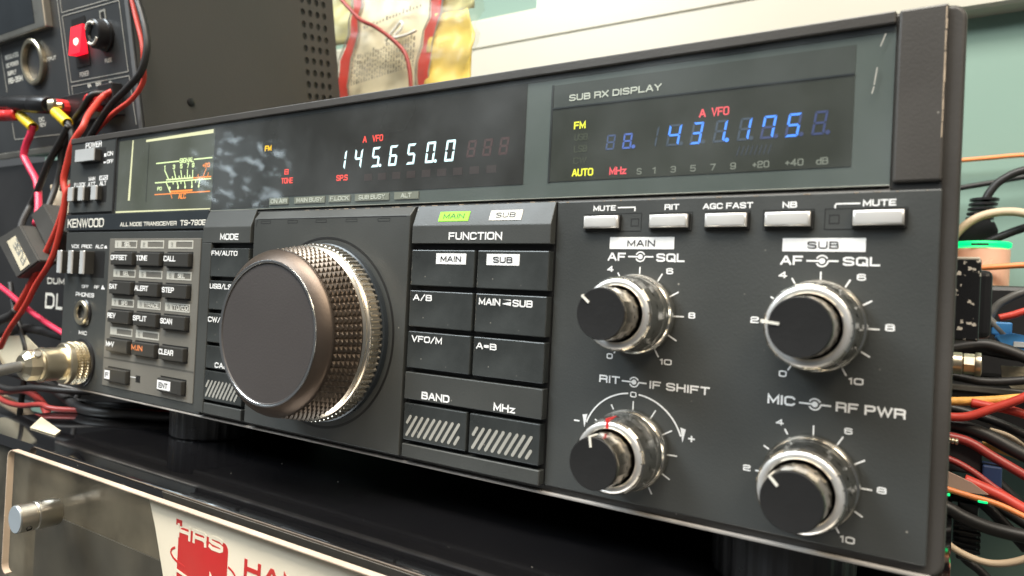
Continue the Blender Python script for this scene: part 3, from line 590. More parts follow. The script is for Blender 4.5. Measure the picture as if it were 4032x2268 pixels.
for i, rw in enumerate(lrows):
    for j, cl in enumerate(lcols):
        if not LN[i][j]: continue
        a, t_ = LN[i][j]; x0, x1, z0, z1 = X(cl[0]), X(cl[1]), Z(rw[0]), Z(rw[1])
        b_ = bmesh.new(); frame(b_, x0, x1, z0, z1, 0.75, -0.55, .15, left=7.0); lf = obj("number_frame", b_, 'frameprint', kp)
        if a == "-": text(a, x0+2.6, x0+3.6, (z0+z1)/2-.2, (z0+z1)/2+.2, -0.68, 'dim', lf, name="number_lettering")
        else: text(a, x0+2.4, x0+(3.2 if a == "1" else 4.4), z0+1.0, z1-1.0, -0.68, 'dim', lf, name="number_lettering")
        if t_:
            wt = 6.2 if len(t_) == 3 else 13.6; xs = x0+10.4 if len(t_) == 3 else x0+7.6
            text(t_, xs, xs+wt, z0+1.0, z1-1.0, -0.6, 'offwhite', lf, name="frame_lettering", bold=0.03)
b_ = bmesh.new(); plate(b_, rect(X(-74), X(-68.6), Z(10.7), Z(11.1)), -.5, .1); obj("print_line", b_, 'white', kp)
obj("indicator_hole", BX(X(-68.6), X(-64.4), -0.5, 1, Z(8.4), Z(12.3)), 'black', kp)

# ---- centre console: mode column, tuning panel, function column
YC = -3.2
def console_piece(name, x0, x1, ztop, zslope, zbot, m='console', parent=radio):
    bm = bmesh.new(); prism(bm, [(0.0, ztop), (YC, zslope), (YC, zbot), (2.0, zbot), (2.0, ztop)], (x0, 0, 0), EY, EZ, EX, x1-x0)
    bmesh.ops.bevel(bm, geom=[e for e in bm.edges if e.calc_length() > 0.5], offset=0.28, segments=2, affect='EDGES', profile=0.5)
    return obj(name, bm, m, parent)
obj("console_base", BX(X(-10), X(191.2), 0.4, 3, 0.8, Z(104)), 'black', radio)  # base coloured black to deepen the shade in the gaps between columns
mode = console_piece("mode_header", X(-10, YC), X(27.0, YC), Z(105.2), Z(96.2), Z(88, YC))
TX("MODE", 4.2, 18.3, 89.5, 92.7, YC, 'white', radio, bold=0.03)
obj("mode_side_strip", BX(X(-10, YC), X(-2.7, YC), YC, 1, 1.3, Z(87.9, YC), bev=0.2), 'console', radio)
fun = console_piece("function_header", X(127.4, YC), X(191, YC), Z(103.9), Z(95.2), Z(87.9, YC))
TX("FUNCTION", 145.9, 170.6, 89.4, 92.4, YC, 'white', radio, bold=0.03, yy=-2.5)
tun = console_piece("tuning_panel", X(29.6, YC), X(126, YC), Z(103.8), Z(99.8), 1.3)
b_ = bmesh.new(); line(b_, [(X(31.8, YC), Z(99.5, YC)), (X(124, YC), Z(99.3, YC))], YC-.04, 0.35, .05); line(b_, [(X(31.8, YC), Z(99.6, YC)), (X(31, YC), Z(96, YC))], YC-.04, 0.3, .05)
for k in range(5):
    xk = X(34.5+k*18.5, YC); frame(b_, xk, xk+7, Z(97.3, YC), Z(98.7, YC), 0.22, YC-.04, .05)
obj("panel_groove", b_, 'black', radio)
obj("knob_groove", LT([(41.6, YC-.03), (42.2, YC-.05), (42.8, YC-.03)], (75.5, 0, 48.6), n=120), 'black', radio)
# lit MAIN / SUB tabs on the sloping header
sl = Vector((0, -3.2, Z(95.2)-Z(103.9))).normalized(); OW = -sl; SO = Vector((0, 0, Z(103.9)))
nrm = EX.cross(OW).normalized()
for s_, xa, xb, mm in (("MAIN", 139.8, 154.2, 'limeled'), ("SUB", 163.9, 178.0, 'offwhite')):
    bm = bmesh.new(); lo = SO+sl*(Z(103.9)-Z(96.9))*1.06; prism(bm, rect(X(xa, -2), X(xb, -2), 0, 4.2), lo+nrm*0.25, EX, OW, -nrm, .3)
    t_ = obj("function_tab", bm, mm, radio)
    c = (X(xa, -2)+X(xb, -2))/2; hw = 5.1 if s_ == "MAIN" else 4.4
    text(s_, c-hw, c+hw, 1.1, 3.2, 0, 'ink' if s_ == "SUB" else mat("green_ink", (0.02, 0.09, 0.01), 0.5, var=0), t_, O=lo+nrm*0.4, U=EX, W=OW, name="tab_lettering", bold=-0.005)
# buttons
def button(xa, xb, za, zb, name="function_button", m='button'):
    return obj(name, BX(X(xa, YC), X(xb, YC), YC, 1, Z(za, YC), Z(zb, YC), bev=0.35, seg=2), m, radio)
zr = [(70.7, 85.3), (53.9, 68.7), (37.1, 52.0)]
B = {}
for r_, (za, zb) in enumerate(zr):
    B[r_, 0] = button(127.9, 158.7, za, zb); B[r_, 1] = button(160.1, 190.8, za, zb)
    B[r_, 2] = button(-2.4, 26.7, za, zb, "mode_button")
B[3, 2] = button(-2.4, 26.7, 23.8, 35.3, "mode_button")
bandh = obj("band_header", BX(X(127.5, YC), X(191, YC), YC, 1, Z(24.2, YC), Z(35.2, YC), bev=0.3, seg=2), 'console', radio)
for s_, xa, xb in (("MAIN", 140.4, 154.8), ("SUB", 164.3, 178.7)):
    bb = B[0, 0 if s_ == "MAIN" else 1]; b_ = bmesh.new(); plate(b_, rect(X(xa, YC), X(xb, YC), Z(79.7, YC), Z(84.0, YC)), YC-.15, .15); obj("button_label", b_, 'white', bb)
    c = (xa+xb)/2; hw = 4.9 if s_ == "MAIN" else 4.2; TX(s_, c-hw, c+hw, 80.7, 82.9, YC-.15, 'ink', bb, name="button_lettering", bold=-0.005)
for bk, s_, a, b2, c, d in (((1, 0), "A/B", 129.8, 139.2, 64.6, 67.1), ((2, 0), "VFO/M", 130, 145.2, 47.7, 50.3), ((2, 1), "A=B", 161.5, 170.6, 47.5, 49.9),
                            ((0, 2), "FM/AUTO", -3 + 1.0, 18.2, 81.5, 84.0), ((1, 2), "USB/LSB", -2.0, 18.0, 64.5, 67.1), ((2, 2), "CW/N", -2.0, 11, 47.4, 50.1)):
    TX(s_, a, b2, c, d, YC, 'white', B[bk], bold=0.03, name="button_lettering")
TX("MAIN", 161.7, 171.3, 64.4, 67, YC, 'white', B[1, 1], bold=0.03, name="button_lettering"); TX("SUB", 176.7, 185.1, 64.4, 67, YC, 'white', B[1, 1], bold=0.03, name="button_lettering")
b_ = bmesh.new(); x0, x1 = X(172.4, YC), X(175.9, YC); zt, zb, zm = Z(66.9, YC), Z(64.6, YC), Z(65.75, YC)
plate(b_, [(x0, zt), (x1, zt), (x1, zm+.75)], YC-.14, .14); plate(b_, [(x0, zm-.35), (x1, zm+.35), (x1, zb), (x0, zm-.6)], YC-.14, .14); obj("button_mark", b_, 'white', B[1, 1])
TX("CALL", 5.3, 18, 24.5, 27.2, YC, 'white', B[3, 2], bold=0.03, name="button_lettering")
TX("BAND", 136.5, 150.2, 25, 28, YC, 'white', bandh, bold=0.04, name="header_lettering"); TX("MHz", 170.6, 179.9, 24.9, 27.8, YC, 'white', bandh, bold=0.04, name="header_lettering")
def striped(xa, xb, nm):
    bb = button(xa, xb, 7.5, 22.5, nm)
    x0, x1 = X(xa+2.0, YC), X(xb-3.4, YC); z0, z1 = Z(9.6, YC), Z(17.2, YC); n = 9; st = (x1-x0-1)/8.2
    b_ = bmesh.new()
    for k in range(-1, n):
        u0 = x0+k*st; P0 = Vector((u0, z0)); P1 = Vector((u0+4.6, z1))
        d = (P1-P0)
        ta = max(0, (x0-P0.x)/d.x); tb = min(1, (x1-P0.x)/d.x)
        if tb-ta < 0.06: continue
        A_, B_ = P0+d*ta, P0+d*tb; dn = d.normalized(); nn = Vector((-dn.y, dn.x))*0.62
        pts = []
        for c, s0 in ((A_, 180), (B_, 0)):
            a0 = math.degrees(math.atan2(dn.y, dn.x))+s0
            for i in range(5):
                a = math.radians(a0-90+45*i); pts.append((c.x+.62*math.cos(a), c.y+.62*math.sin(a)))
        plate(b_, pts, YC-.14, .14)
    obj("stripe_print", b_, 'stripeprint', bb)
striped(127.9, 158.7, "band_button"); striped(160.1, 190.6, "band_button"); striped(-2.6, 26.7, "mode_button")
obj("console_foot", BX(X(127.5, YC), X(191, YC), YC, 1, 1.3, Z(5.8, YC), bev=0.3), 'console', radio)
obj("console_foot", BX(X(-2.4, YC), X(26.8, YC), YC, 1, 1.3, Z(5.8, YC), bev=0.3), 'console', radio)

# ---- tuning knob
KX, KZ = 75.3, 48.7
tk = obj("tuning_knob", LT([(39.6, -3.0), (39.6, -5.6), (38.4, -6.2)], (KX, 0, KZ), n=120), 'strip', radio); smooth_by_angle(tk)
nr = 92
o = obj("ribbed_rim", LT([(38.2, -6.0), (39.3, -6.4), (38.9, -11.2), (37.9, -11.6)], (KX, 0, KZ), n=nr*4, rmod=lambda i, j: (1.0 if (i % 4) < 2 else 0.972)), 'gold', tk)
o = obj("polished_rim", LT([(37.6, -11.4), (38.6, -11.9), (38.5, -13.0), (37.7, -13.6), (37.9, -14.4), (36.9, -15.2)], (KX, 0, KZ), n=140), 'gold', tk); smooth_by_angle(o, 50)
# diamond knurl: little pyramids
bm = bmesh.new(); NR, NC = 6, 74
def kr(t): return 36.6+(33.9-36.6)*t
G = [[bm.verts.new((KX+kr(j/NR)*math.cos(2*math.pi*i/NC), -15.6-12.6*j/NR, KZ+kr(j/NR)*math.sin(2*math.pi*i/NC))) for i in range(NC)] for j in range(NR+1)]
for j in range(NR):
    for i in range(NC):
        r_ = kr((j+.5)/NR)+1.45; a = 2*math.pi*(i+.5)/NC
        ap = bm.verts.new((KX+r_*math.cos(a), -15.6-12.6*(j+.5)/NR, KZ+r_*math.sin(a)))
        q = (G[j][i], G[j][(i+1) % NC], G[j+1][(i+1) % NC], G[j+1][i])
        for k in range(4): bm.faces.new((q[k], q[(k+1) % 4], ap))
bmesh.ops.recalc_face_normals(bm, faces=bm.faces[:])
obj("knurled_grip", bm, 'knurl', tk)
o = obj("grip_band", LT([(36.9, -15.2), (36.2, -15.6), (35.6, -16.0)], (KX, 0, KZ), n=120), 'knurl', tk); smooth_by_angle(o)
o = obj("front_flange", LT([(33.2, -28.0), (34.7, -28.3), (35.0, -29.2), (34.5, -30.4), (30.6, -33.5), (30.2, -33.7)], (KX, 0, KZ), n=140), 'bronze', tk); smooth_by_angle(o, 50)
o = obj("bright_ring", LT([(30.3, -33.6), (30.2, -34.1), (29.3, -34.2), (28.9, -33.7)], (KX, 0, KZ), n=140), 'brightring', tk); smooth_by_angle(o, 60)
o = obj("knob_face", LT([(28.95, -33.9), (28.6, -33.5), (27.6, -33.55), (0.01, -33.7)], (KX, 0, KZ), n=120), 'knobface', tk); smooth_by_angle(o)

# ---- four concentric dials
def tick(bm, cx, cz, ang, r0=13.2, r1=16.0, w_=0.42):
    s_, c = math.sin(math.radians(ang)), math.cos(math.radians(ang)); line(bm, [(cx+r0*s_, cz+r0*c), (cx+r1*s_, cz+r1*c)], -.13, w_)
def num(s_, x0, x1, z0, z1): TX(s_, x0, x1, z0, z1, 0, 'white', radio, bold=0.03)
dials = [("AF", 223.8, 65.0, -50, None, 0.3), ("SUB", 280.5, 64.7, -84, None, 0.1), ("RIT", 223.7, 19.6, -9, -4, 0.55), ("MIC", 280.4, 19.4, -44, None, 0.8)]
NF = 18
for nm, cx, cz, pa, ra, ph in dials:
    kb = obj("control_knob", LT([(13.4, -0.3), (13.6, -3.6), (13.1, -4.6), (12.7, -5.0), (12.6, -7.8), (12.1, -8.6)], (cx, 0, cz), n=96), 'chrome', radio); smooth_by_angle(kb, 40)
    tw = lambda j: ph+0.5*(j % 2)
    bm = bmesh.new()
    lathe(bm, [(12.2, -8.4), (12.6, -9.0), (12.35, -13.2)], (cx, 0, cz), n=18, twist=lambda j: ph)
    lathe(bm, [(12.35, -13.2), (11.9, -17.4), (11.0, -18.6)], (cx, 0, cz), n=18, twist=lambda j: ph+0.5)
    o = obj("faceted_ring", bm, 'chrome', kb)
    o = obj("ring_face", LT([(11.25, -18.2), (10.9, -18.75), (9.3, -18.85), (9.0, -18.4)], (cx, 0, cz), n=96), 'knobring', kb); smooth_by_angle(o, 60)
    obj("ring_well", LT([(9.05, -18.5), (8.9, -14.5), (7.5, -14.4)], (cx, 0, cz), n=64), 'black', kb)
    bm = bmesh.new()
    lathe(bm, [(8.2, -14.6), (8.4, -20.0), (8.35, -22.4)], (cx, 0, cz), n=16, twist=lambda j: ph*.6)
    lathe(bm, [(8.35, -22.4), (8.15, -28.4), (7.7, -29.6)], (cx, 0, cz), n=16, twist=lambda j: ph*.6+0.5)
    obj("inner_cap", bm, 'darkchrome', kb)
    o = obj("cap_face", LT([(8.05, -29.3), (7.75, -29.75), (7.3, -29.72), (0.01, -29.9)], (cx, 0, cz), n=56), 'capface', kb); smooth_by_angle(o)
    b_ = bmesh.new(); s_, c = math.sin(math.radians(pa)), math.cos(math.radians(pa))
    D_ = Vector((s_, 0, c)); T_ = Vector((c, 0, -s_)); O_ = Vector((cx, 0, cz))
    prism(b_, [(5.0, -.36), (8.1, -.36), (8.1, .36), (5.0, .36)], O_+EY*-30.05, D_, T_, EY, .3)
    prism(b_, [(-30.0, -.36), (-24.5, -.36), (-24.5, .36), (-30.0, .36)], O_+D_*8.35, EY, T_, -D_, .3)
    obj("pointer_mark", b_, 'offwhite', kb)
    if nm in ("RIT", "SUB"):
        a_ = -4 if nm == "RIT" else -86
        s_, c = math.sin(math.radians(a_)), math.cos(math.radians(a_)); D_ = Vector((s_, 0, c)); T_ = Vector((c, 0, -s_)); b_ = bmesh.new()
        prism(b_, [(9.2, -.42), (11.5, -.42), (11.5, .42), (9.2, .42)], O_+EY*-18.98, D_, T_, EY, .3)
        prism(b_, [(-19.0, -.42), (-9.5, -.42), (-9.5, .42), (-19.0, .42)], O_+D_*12.3, EY, T_, -D_, 1.2)
        obj("ring_mark", b_, 'redcap' if nm == "RIT" else 'offwhite', kb)
    b_ = bmesh.new()
    for a in ((-90, -60, -30, 0, 30, 60, 90, 120, 150, -150) if nm != "RIT" else (-60, -30, 0, 30, 60, 90, 120, 150)):
        tick(b_, cx, cz, a, 12.5 if a >= 0 else 14.2)
    obj("dial_ticks", b_, 'white', radio)
TX("AF", 212, 218.5, 82.4, 85.2, 0, 'white', radio, bold=0.03); TX("SQL", 229.4, 238.9, 82.3, 85.1, 0, 'white', radio, bold=0.03)
TX("AF", 268.3, 274.6, 82.0, 84.8, 0, 'white', radio, bold=0.03); TX("SQL", 285.4, 294.9, 82.0, 84.6, 0, 'white', radio, bold=0.03)
TX("RIT", 211, 218.5, 39.8, 42.4, 0, 'white', radio, bold=0.03); TX("IF SHIFT", 229.1, 248.9, 39.6, 42.2, 0, 'white', radio, bold=0.03)
TX("MIC", 266.4, 274.2, 39.4, 42.3, 0, 'white', radio, bold=0.03); TX("RF PWR", 285.2, 302.7, 39.4, 42.2, 0, 'white', radio, bold=0.03)
for xa, zc, l0, l1 in ((223.75, 83.9, 219.4, 228.3), (279.85, 83.3, 275.6, 284.2), (223.6, 41.1, 219.3, 228.0), (279.6, 40.7, 275.3, 284.0)):
    b_ = bmesh.new(); cx, cz = X(xa), Z(zc)
    plate(b_, [(cx+.85*math.cos(k*math.pi/8), cz+.85*math.sin(k*math.pi/8)) for k in range(16)], -.14, .14)
    line(b_, arc(cx, cz, 1.6, -65, 65, 12), -.13, .42); line(b_, arc(cx, cz, 1.6, 90, 245, 14), -.13, .42)
    plate(b_, rect(X(l0), cx-.7, cz-.24, cz+.24), -.135, .13); plate(b_, rect(cx+1.6, X(l1), cz-.24, cz+.24), -.135, .13)
    obj("concentric_symbol", b_, 'white', radio)
for s_, a, b2, c, d in (("4", 212, 214.3, 78.5, 80.5), ("6", 233, 235.3, 78.2, 80.2), ("8", 241, 243.2, 63.9, 65.9), ("0", 213.3, 215.5, 48.2, 50.1), ("10", 232.2, 236.2, 48, 49.9),
                        ("4", 268, 270.4, 77.9, 79.9), ("6", 289.2, 291.5, 77.8, 79.7), ("8", 296.8, 299.2, 63.7, 65.7), ("2", 260.4, 262.8, 63.7, 65.7), ("0", 269.3, 271.5, 47.9, 49.8), ("10", 288.2, 292, 47.7, 49.6),
                        ("0", 222.5, 224.7, 35.9, 37.8), ("4", 269.1, 271.3, 33.2, 35), ("6", 287.7, 289.8, 33.2, 35), ("8", 296.5, 298.9, 17.8, 19.6), ("2", 260.2, 262.4, 17.8, 19.6), ("10", 287.8, 291.6, 2.0, 3.9)):
    num(s_, a, b2, c, d)
b_ = bmesh.new()
C0, C1_ = (X(223.6), Z(18.9)), 18.1
line(b_, arc(*C0, C1_, -70, -6, 20), -.13, .5); line(b_, arc(*C0, C1_, 6, 70, 20), -.13, .5)
for sgn in (-1, 1):
    ax, az = X(223.6+sgn*17.4), Z(25.6); plate(b_, [(ax-sgn*.9-.0, az+2.4), (ax+sgn*.9, az+2.0), (ax, az-2.3)], -.13, .13)
plate(b_, rect(X(202.1), X(204.2), Z(24.9), Z(25.4)), -.13, .13)
plate(b_, rect(X(242.8), X(244.9), Z(24.65), Z(25.15)), -.13, .13); plate(b_, rect(X(243.6), X(244.1), Z(23.9), Z(24.65)), -.13, .13); plate(b_, rect(X(243.6), X(244.1), Z(25.15), Z(25.9)), -.13, .13)
obj("shift_scale", b_, 'white', radio)
for s_, a, b2, c, d, hw, zl, zh in (("MAIN", 212.5, 235.2, 86.5, 90.6, 4.85, 87.4, 89.6), ("SUB", 268.7, 291.1, 86.1, 90.1, 4.2, 87, 89.1)):
    b_ = bmesh.new(); plate(b_, rect(X(a), X(b2), Z(c), Z(d)), -.15, .15); obj("print_block", b_, 'white', radio); m_ = (a+b2)/2
    TX(s_, m_-hw, m_+hw, zl, zh, -.15, 'ink', radio, bold=-0.005)
# silver push buttons
sb0 = None
for xa, xb, ra, rb in ((203.2, 215.9, 202.3, 223.6), (227.0, 239.8, 226.4, 240.9), (245.4, 258.1, 244.8, 259.0), (263.5, 276.3, 262.7, 277.3), (287.5, 300.2, 280.0, 301.2)):
    obj("button_recess", BX(X(ra), X(rb), -0.05, 1, Z(92.7), Z(98.8)), 'panel', radio)
    b_ = bmesh.new(); frame(b_, X(ra), X(rb), Z(92.6), Z(98.9), 0.22, -.08, .1); obj("recess_edge", b_, 'black', radio)
    x0, x1 = X(xa, -2.4), X(xb, -2.4); z0, z1 = Z(93.6, -2.4), Z(97.9, -2.4)
    if sb0 is None:
        bw, bh = x1-x0, z1-z0; bm = BX(-bw/2, bw/2, -2.6, 1.0, -bh/2, bh/2, bev=0.0)
        es = [e for e in bm.edges if abs(e.verts[0].co.y+2.6) < 1e-4 and abs(e.verts[1].co.y+2.6) < 1e-4]
        bmesh.ops.bevel(bm, geom=es, offset=0.8, segments=5, affect='EDGES', profile=0.5)
        sb0 = obj("push_button", bm, 'silver', radio, loc=(0, 0, 0)); smooth_by_angle(sb0, 60)
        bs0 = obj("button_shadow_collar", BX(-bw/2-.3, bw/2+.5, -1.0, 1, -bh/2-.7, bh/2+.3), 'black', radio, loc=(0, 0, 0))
        place(sb0, ((x0+x1)/2, 0, (z0+z1)/2), radio); place(bs0, ((x0+x1)/2, 0, (z0+z1)/2), radio)
    else: clone(sb0, ((x0+x1)/2, 0, (z0+z1)/2), radio); clone(bs0, ((x0+x1)/2, 0, (z0+z1)/2), radio)
for xa, xb in ((219.8, 222.7), (281.2, 284.0)):
    b_ = bmesh.new(); frame(b_, X(xa), X(xb), Z(94.3), Z(97.0), 0.25, -.09, .1); obj("indicator_window", b_, 'black', radio)
for s_, a, b2, c, d in (("MUTE", 205.7, 214.1, 99.9, 101.8), ("RIT", 231.4, 236.3, 99.7, 101.6), ("AGC FAST", 244.1, 259.6, 99.6, 101.5), ("NB", 268.2, 272.3, 99.4, 101.3), ("MUTE", 289.9, 298.2, 99.3, 101.2)):
    TX(s_, a, b2, c, d, 0, 'white', radio, bold=0.035)
b_ = bmesh.new(); line(b_, [(X(214.8), Z(100.9)), (X(221.2), Z(100.9))], -.13, .45); plate(b_, rect(X(220.8), X(221.3), Z(99.5), Z(100.68)), -.13, .13)
line(b_, [(X(282.8), Z(100.2)), (X(289.2), Z(100.2))], -.13, .45); plate(b_, rect(X(282.5), X(282.95), Z(98.95), Z(99.97)), -.13, .13); obj("print_line", b_, 'white', radio)
# worn paint along the edges
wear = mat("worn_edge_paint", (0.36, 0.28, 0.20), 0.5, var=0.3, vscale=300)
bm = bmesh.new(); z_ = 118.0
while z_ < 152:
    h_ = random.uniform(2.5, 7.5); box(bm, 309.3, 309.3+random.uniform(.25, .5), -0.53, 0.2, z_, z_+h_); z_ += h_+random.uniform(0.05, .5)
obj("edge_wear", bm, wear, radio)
bm = bmesh.new(); x_ = X(60)
while x_ < X(188):
    h_ = random.uniform(.5, 3.2); box(bm, x_, x_+h_, -0.06, 0.3, Z(103.72), Z(103.72)+random.uniform(.12, .3)); x_ += h_+random.uniform(.6, 7)
x_ = X(195)
while x_ < X(306):
    h_ = random.uniform(.3, 2.4); box(bm, x_, x_+h_, -0.05, 0.3, Z(103.3), Z(103.3)+random.uniform(.10, .22)); x_ += h_+random.uniform(3, 14)
obj("edge_wear", bm, wear, radio)
bm = bmesh.new()
for (xa, za), (xb, zb_) in (((293.8, 149), (292.6, 145.5)), ((292.0, 139.5), (291.4, 134.5)), ((291.4, 134), (290.9, 132))): line(bm, [(X(xa), Z(za)), (X(xb), Z(zb_))], 0.12, .35, .03)
obj("pane_scratch", bm, mat("scratch", (0.32, 0.31, 0.28), 0.6), radio)
# feet
f0 = None
for xx, yy in ((-50, 31), (268, 28)):
    if f0 is None:
        f0 = obj("foot", LT([(21.5, -20), (22.5, -19), (22.8, -4), (22.8, 0)], (0, 0, 0), A=EZ, n=96, rmod=lambda i, j: 1.0 if (i % 4) < 2 else 0.985, cap0=True), 'rubber', radio, loc=(0, 0, 0)); place(f0, (xx, yy, 0), radio)
    else: clone(f0, (xx, yy, 0), radio)

# ================================================================== MICROPHONE PLUG
mic = empty("microphone_plug", (-137, -3, 15), "gold toned metal microphone plug with knurled collar screwed into the radio's mic socket", "plug")
A_ = (-137, 0, 15)
bm = bmesh.new(); NC, NR = 42, 5
rowsv = [[bm.verts.new((A_[0]+11.8*math.cos(2*math.pi*(i+.5*(j % 2))/NC), -0.6-8.0*j/NR, A_[2]+11.8*math.sin(2*math.pi*(i+.5*(j % 2))/NC))) for i in range(NC)] for j in range(NR+1)]
for j in range(NR):
    for i in range(NC):
        q = [rowsv[j][i], rowsv[j][(i+1) % NC], rowsv[j+1][(i+1) % NC], rowsv[j+1][i]]; c = sum((v.co for v in q), Vector())/4; d = (c-Vector((A_[0], c.y, A_[2]))).normalized()
        ap = bm.verts.new(c+d*1.35)
        for k in range(4): bm.faces.new((q[k], q[(k+1) % 4], ap))
bmesh.ops.recalc_face_normals(bm, faces=bm.faces[:]); obj("knurled_collar", bm, 'nickel', mic)
o = obj("collar_band", LT([(11.2, -8.4), (12.4, -8.7), (12.5, -11.5), (11.8, -12.3), (9.6, -12.4)], A_, n=64), 'nickel', mic); smooth_by_angle(o)
o = obj("barrel", LT([(9.8, -12.2), (9.8, -21.5), (10.2, -22.2), (10.2, -24.2), (9.2, -24.6), (9.0, -25.8)], A_, n=64), 'nickel', mic); smooth_by_angle(o)
o = obj("clamp_nut", LT([(8.4, -25.4), (9.2, -26), (9.0, -31.5), (6.2, -34)], A_, n=10, cap1=True), 'nickel', mic)
o = obj("clamp_screw", LT([(2.3, 0), (2.3, -1.3), (1.8, -1.7)], (-130.5, -28.3, 21.5), A=Vector((-.75, 0.2, -.62)), n=24, cap1=True), 'steel', mic); smooth_by_angle(o)
cable("microphone_cord", [(-137, -31, 14.8), (-137.5, -40, 13.5), (-139, -52, 10.5), (-142, -70, 6)], 3.2, 'greyins', parent=mic)

# ================================================================== DESK AND SURROUNDINGS
tag(obj("desk", BX(-172, 316, -48, 500, -25.5, -20, bev=0.5, seg=2), 'desk'), "glossy black desk top", None, None, 'structure')
tag(obj("desk_front", BX(-172, 316, -45.5, -30, -300, -25.6), 'deskfront'), "stained olive desk front", None, None, 'structure')
tag(obj("wall", BX(-1400, 1500, 520, 540, -700, 900), 'wall'), "pale green grey wall", None, None, 'structure')
tag(obj("floor", BX(-1500, 1500, -1500, 540, -720, -700), 'darkboard'), "dark floor", None, None, 'structure')
tr = empty("cable_trunking", (0, 515, 338), "cream cable trunking running along the wall behind the radio", "trunking")
bm = bmesh.new(); prism(bm, [(520, 338), (500, 338.5), (497, 341), (497, 379), (499, 380), (499, 382), (497, 383), (497, 416), (500, 420), (520, 421)], (-1300, 0, 0), EY, EZ, EX, 2700)
obj("trunking_body", bm, 'trunk', tr)
o = obj("wall_sticker", BX(-142, -76, 519.4, 519.9, 422.5, 470), 'sticker'); tag(o, "blank white sticker on the green wall above the trunking", "sticker")

# ---- acrylic sign
sign = empty("acrylic_sign", (0, -52, -80), "clear acrylic sign panel with a cream poster bolted to the desk front", "sign")
ax0, ax1, az0, az1 = -96, 330, -86, -23
bm = bmesh.new(); prism(bm, rrect(ax0, ax1, az0, az1, 4.5, 6), (0, -54.5, 0), EX, EZ, EY, 3.0); obj("acrylic_panel", bm, 'acrylic', sign)
bm = bmesh.new(); line(bm, [(ax0+4, az1+.03), (ax1-3, az1+.03)], -54.5, .5, 3.0); line(bm, arc(ax0+4.5, az1-4.5, 4.55, -90, 0, 8), -54.5, .45, 3.0); line(bm, [(ax0-.03, az0+4), (ax0-.03, az1-4.5)], -54.5, .45, 3.0); line(bm, arc(ax0+4.5, az0+4.5, 4.55, -180, -90, 8), -54.5, .45, 3.0)
obj("panel_edge", bm, 'acredge', sign)
bm = bmesh.new(); plate(bm, [(27, -23.2), (33.5, -36), (42, -57), (48, -86), (328, -86), (328, -23.2)], -51.2, .3); pst = obj("poster", bm, 'poster', sign)
bm = bmesh.new(); plate(bm, rrect(50.2, 82.5, -66, -31.6, 3.0), -51.26, .06); obj("logo_block", bm, 'redink', pst)
bm = bmesh.new(); plate(bm, rect(48.2, 52.2, -31.3, -28.9), -51.28, .06); obj("logo_block", bm, 'redink', pst)
text("HRS", 49.4, 79.4, -36.0, -30.4, -51.38, 'poster', pst, tk=1.35, name="logo_lettering")
bm = bmesh.new(); el = [(66.5+21*math.cos(math.radians(a)), -43.0+4.8*math.sin(math.radians(a))) for a in range(150, 400, 8)]; line(bm, [(p[0], p[1]) for p in el[:12]], -51.32, .9); obj("logo_orbit", bm, 'redink', pst)
bm = bmesh.new(); line(bm, [(p[0], p[1]) for p in el[22:]], -51.32, .8); obj("logo_orbit", bm, 'redink', pst)
bm = bmesh.new(); line(bm, [(50, -49.4), (58, -50.6), (68, -50.8), (84, -49.4)], -51.40, 1.0); plate(bm, [(72, -44.5), (77.5, -50.5), (71.8, -50.5)], -51.42, .12); obj("logo_gap", bm, 'poster', pst)
text("HAMRADIO", 92.5, 172, -41.5, -34.4, -51.34, 'redink', pst, tk=1.7, name="poster_lettering")
sd = empty("sign_standoff", (-45, -52, -46), "brushed metal standoff bolt through the corner of the acrylic sign", "bolt")
o = obj("standoff_barrel", LT([(6.2, 0), (6.5, -.5), (6.5, -9.6), (6.1, -10), (6.1, -10.5), (6.5, -10.9), (6.5, -17.2), (6.1, -17.7)], (-42, -54.6, -43.5), n=56), 'steel', sd); smooth_by_angle(o)
o = obj("standoff_cap", LT([(6.15, -17.6), (5.9, -17.9), (0.01, -17.9)], (-42, -54.6, -43.5), n=56), mat("blue_grey_cap", (0.45, 0.52, 0.58), 0.35, metal=0.4, var=0.04), sd); smooth_by_angle(o)
obj("hex_hole", LT([(1.2, -.4), (1.2, .3), (.01, .3)], (-36.6, -68.6, -47.2), A=Vector((-.84, 0, .54)), n=16), 'black', sd)
tag(obj("shadow_board", BX(-80, 300, -46.6, -45.8, -300, -52), 'darkboard'), "dark grey board added as the poster shadow behind the acrylic sign", "board")  # dark sheet added to stand in for the shadow of the poster

# ================================================================== POWER SUPPLY (left, tipped slightly forwards)
PA = Vector((-180, 54, 182)); al = math.radians(10)
PU = EX; PW = Vector((0, -math.sin(al), math.cos(al))); PV = Vector((0, math.cos(al), math.sin(al)))
def pp(u, v, w_): return PA+PU*u+PV*v+PW*w_
psu = empty("power_supply", pp(-130, 96, -8), "grey brown power supply with red lit rocker switch, left behind the radio", "power supply")
def pbox(name, u0, u1, v0, v1, w0, w1, m, parent=psu, bev=0.0, seg=1):
    bm = BX(u0, u1, v0, v1, w0, w1, bev=bev, seg=seg)
    for v in bm.verts: v.co = pp(*v.co)
    return obj(name, bm, m, parent)
def pprism(name, pts, v, t, m, parent=psu):
    bm = bmesh.new(); prism(bm, pts, pp(0, v, 0), PU, PW, PV, t); return obj(name, bm, m, parent)
pbox("casing", -262, -1.2, 3, 192, -9, 190, 'psuside', bev=0.8)
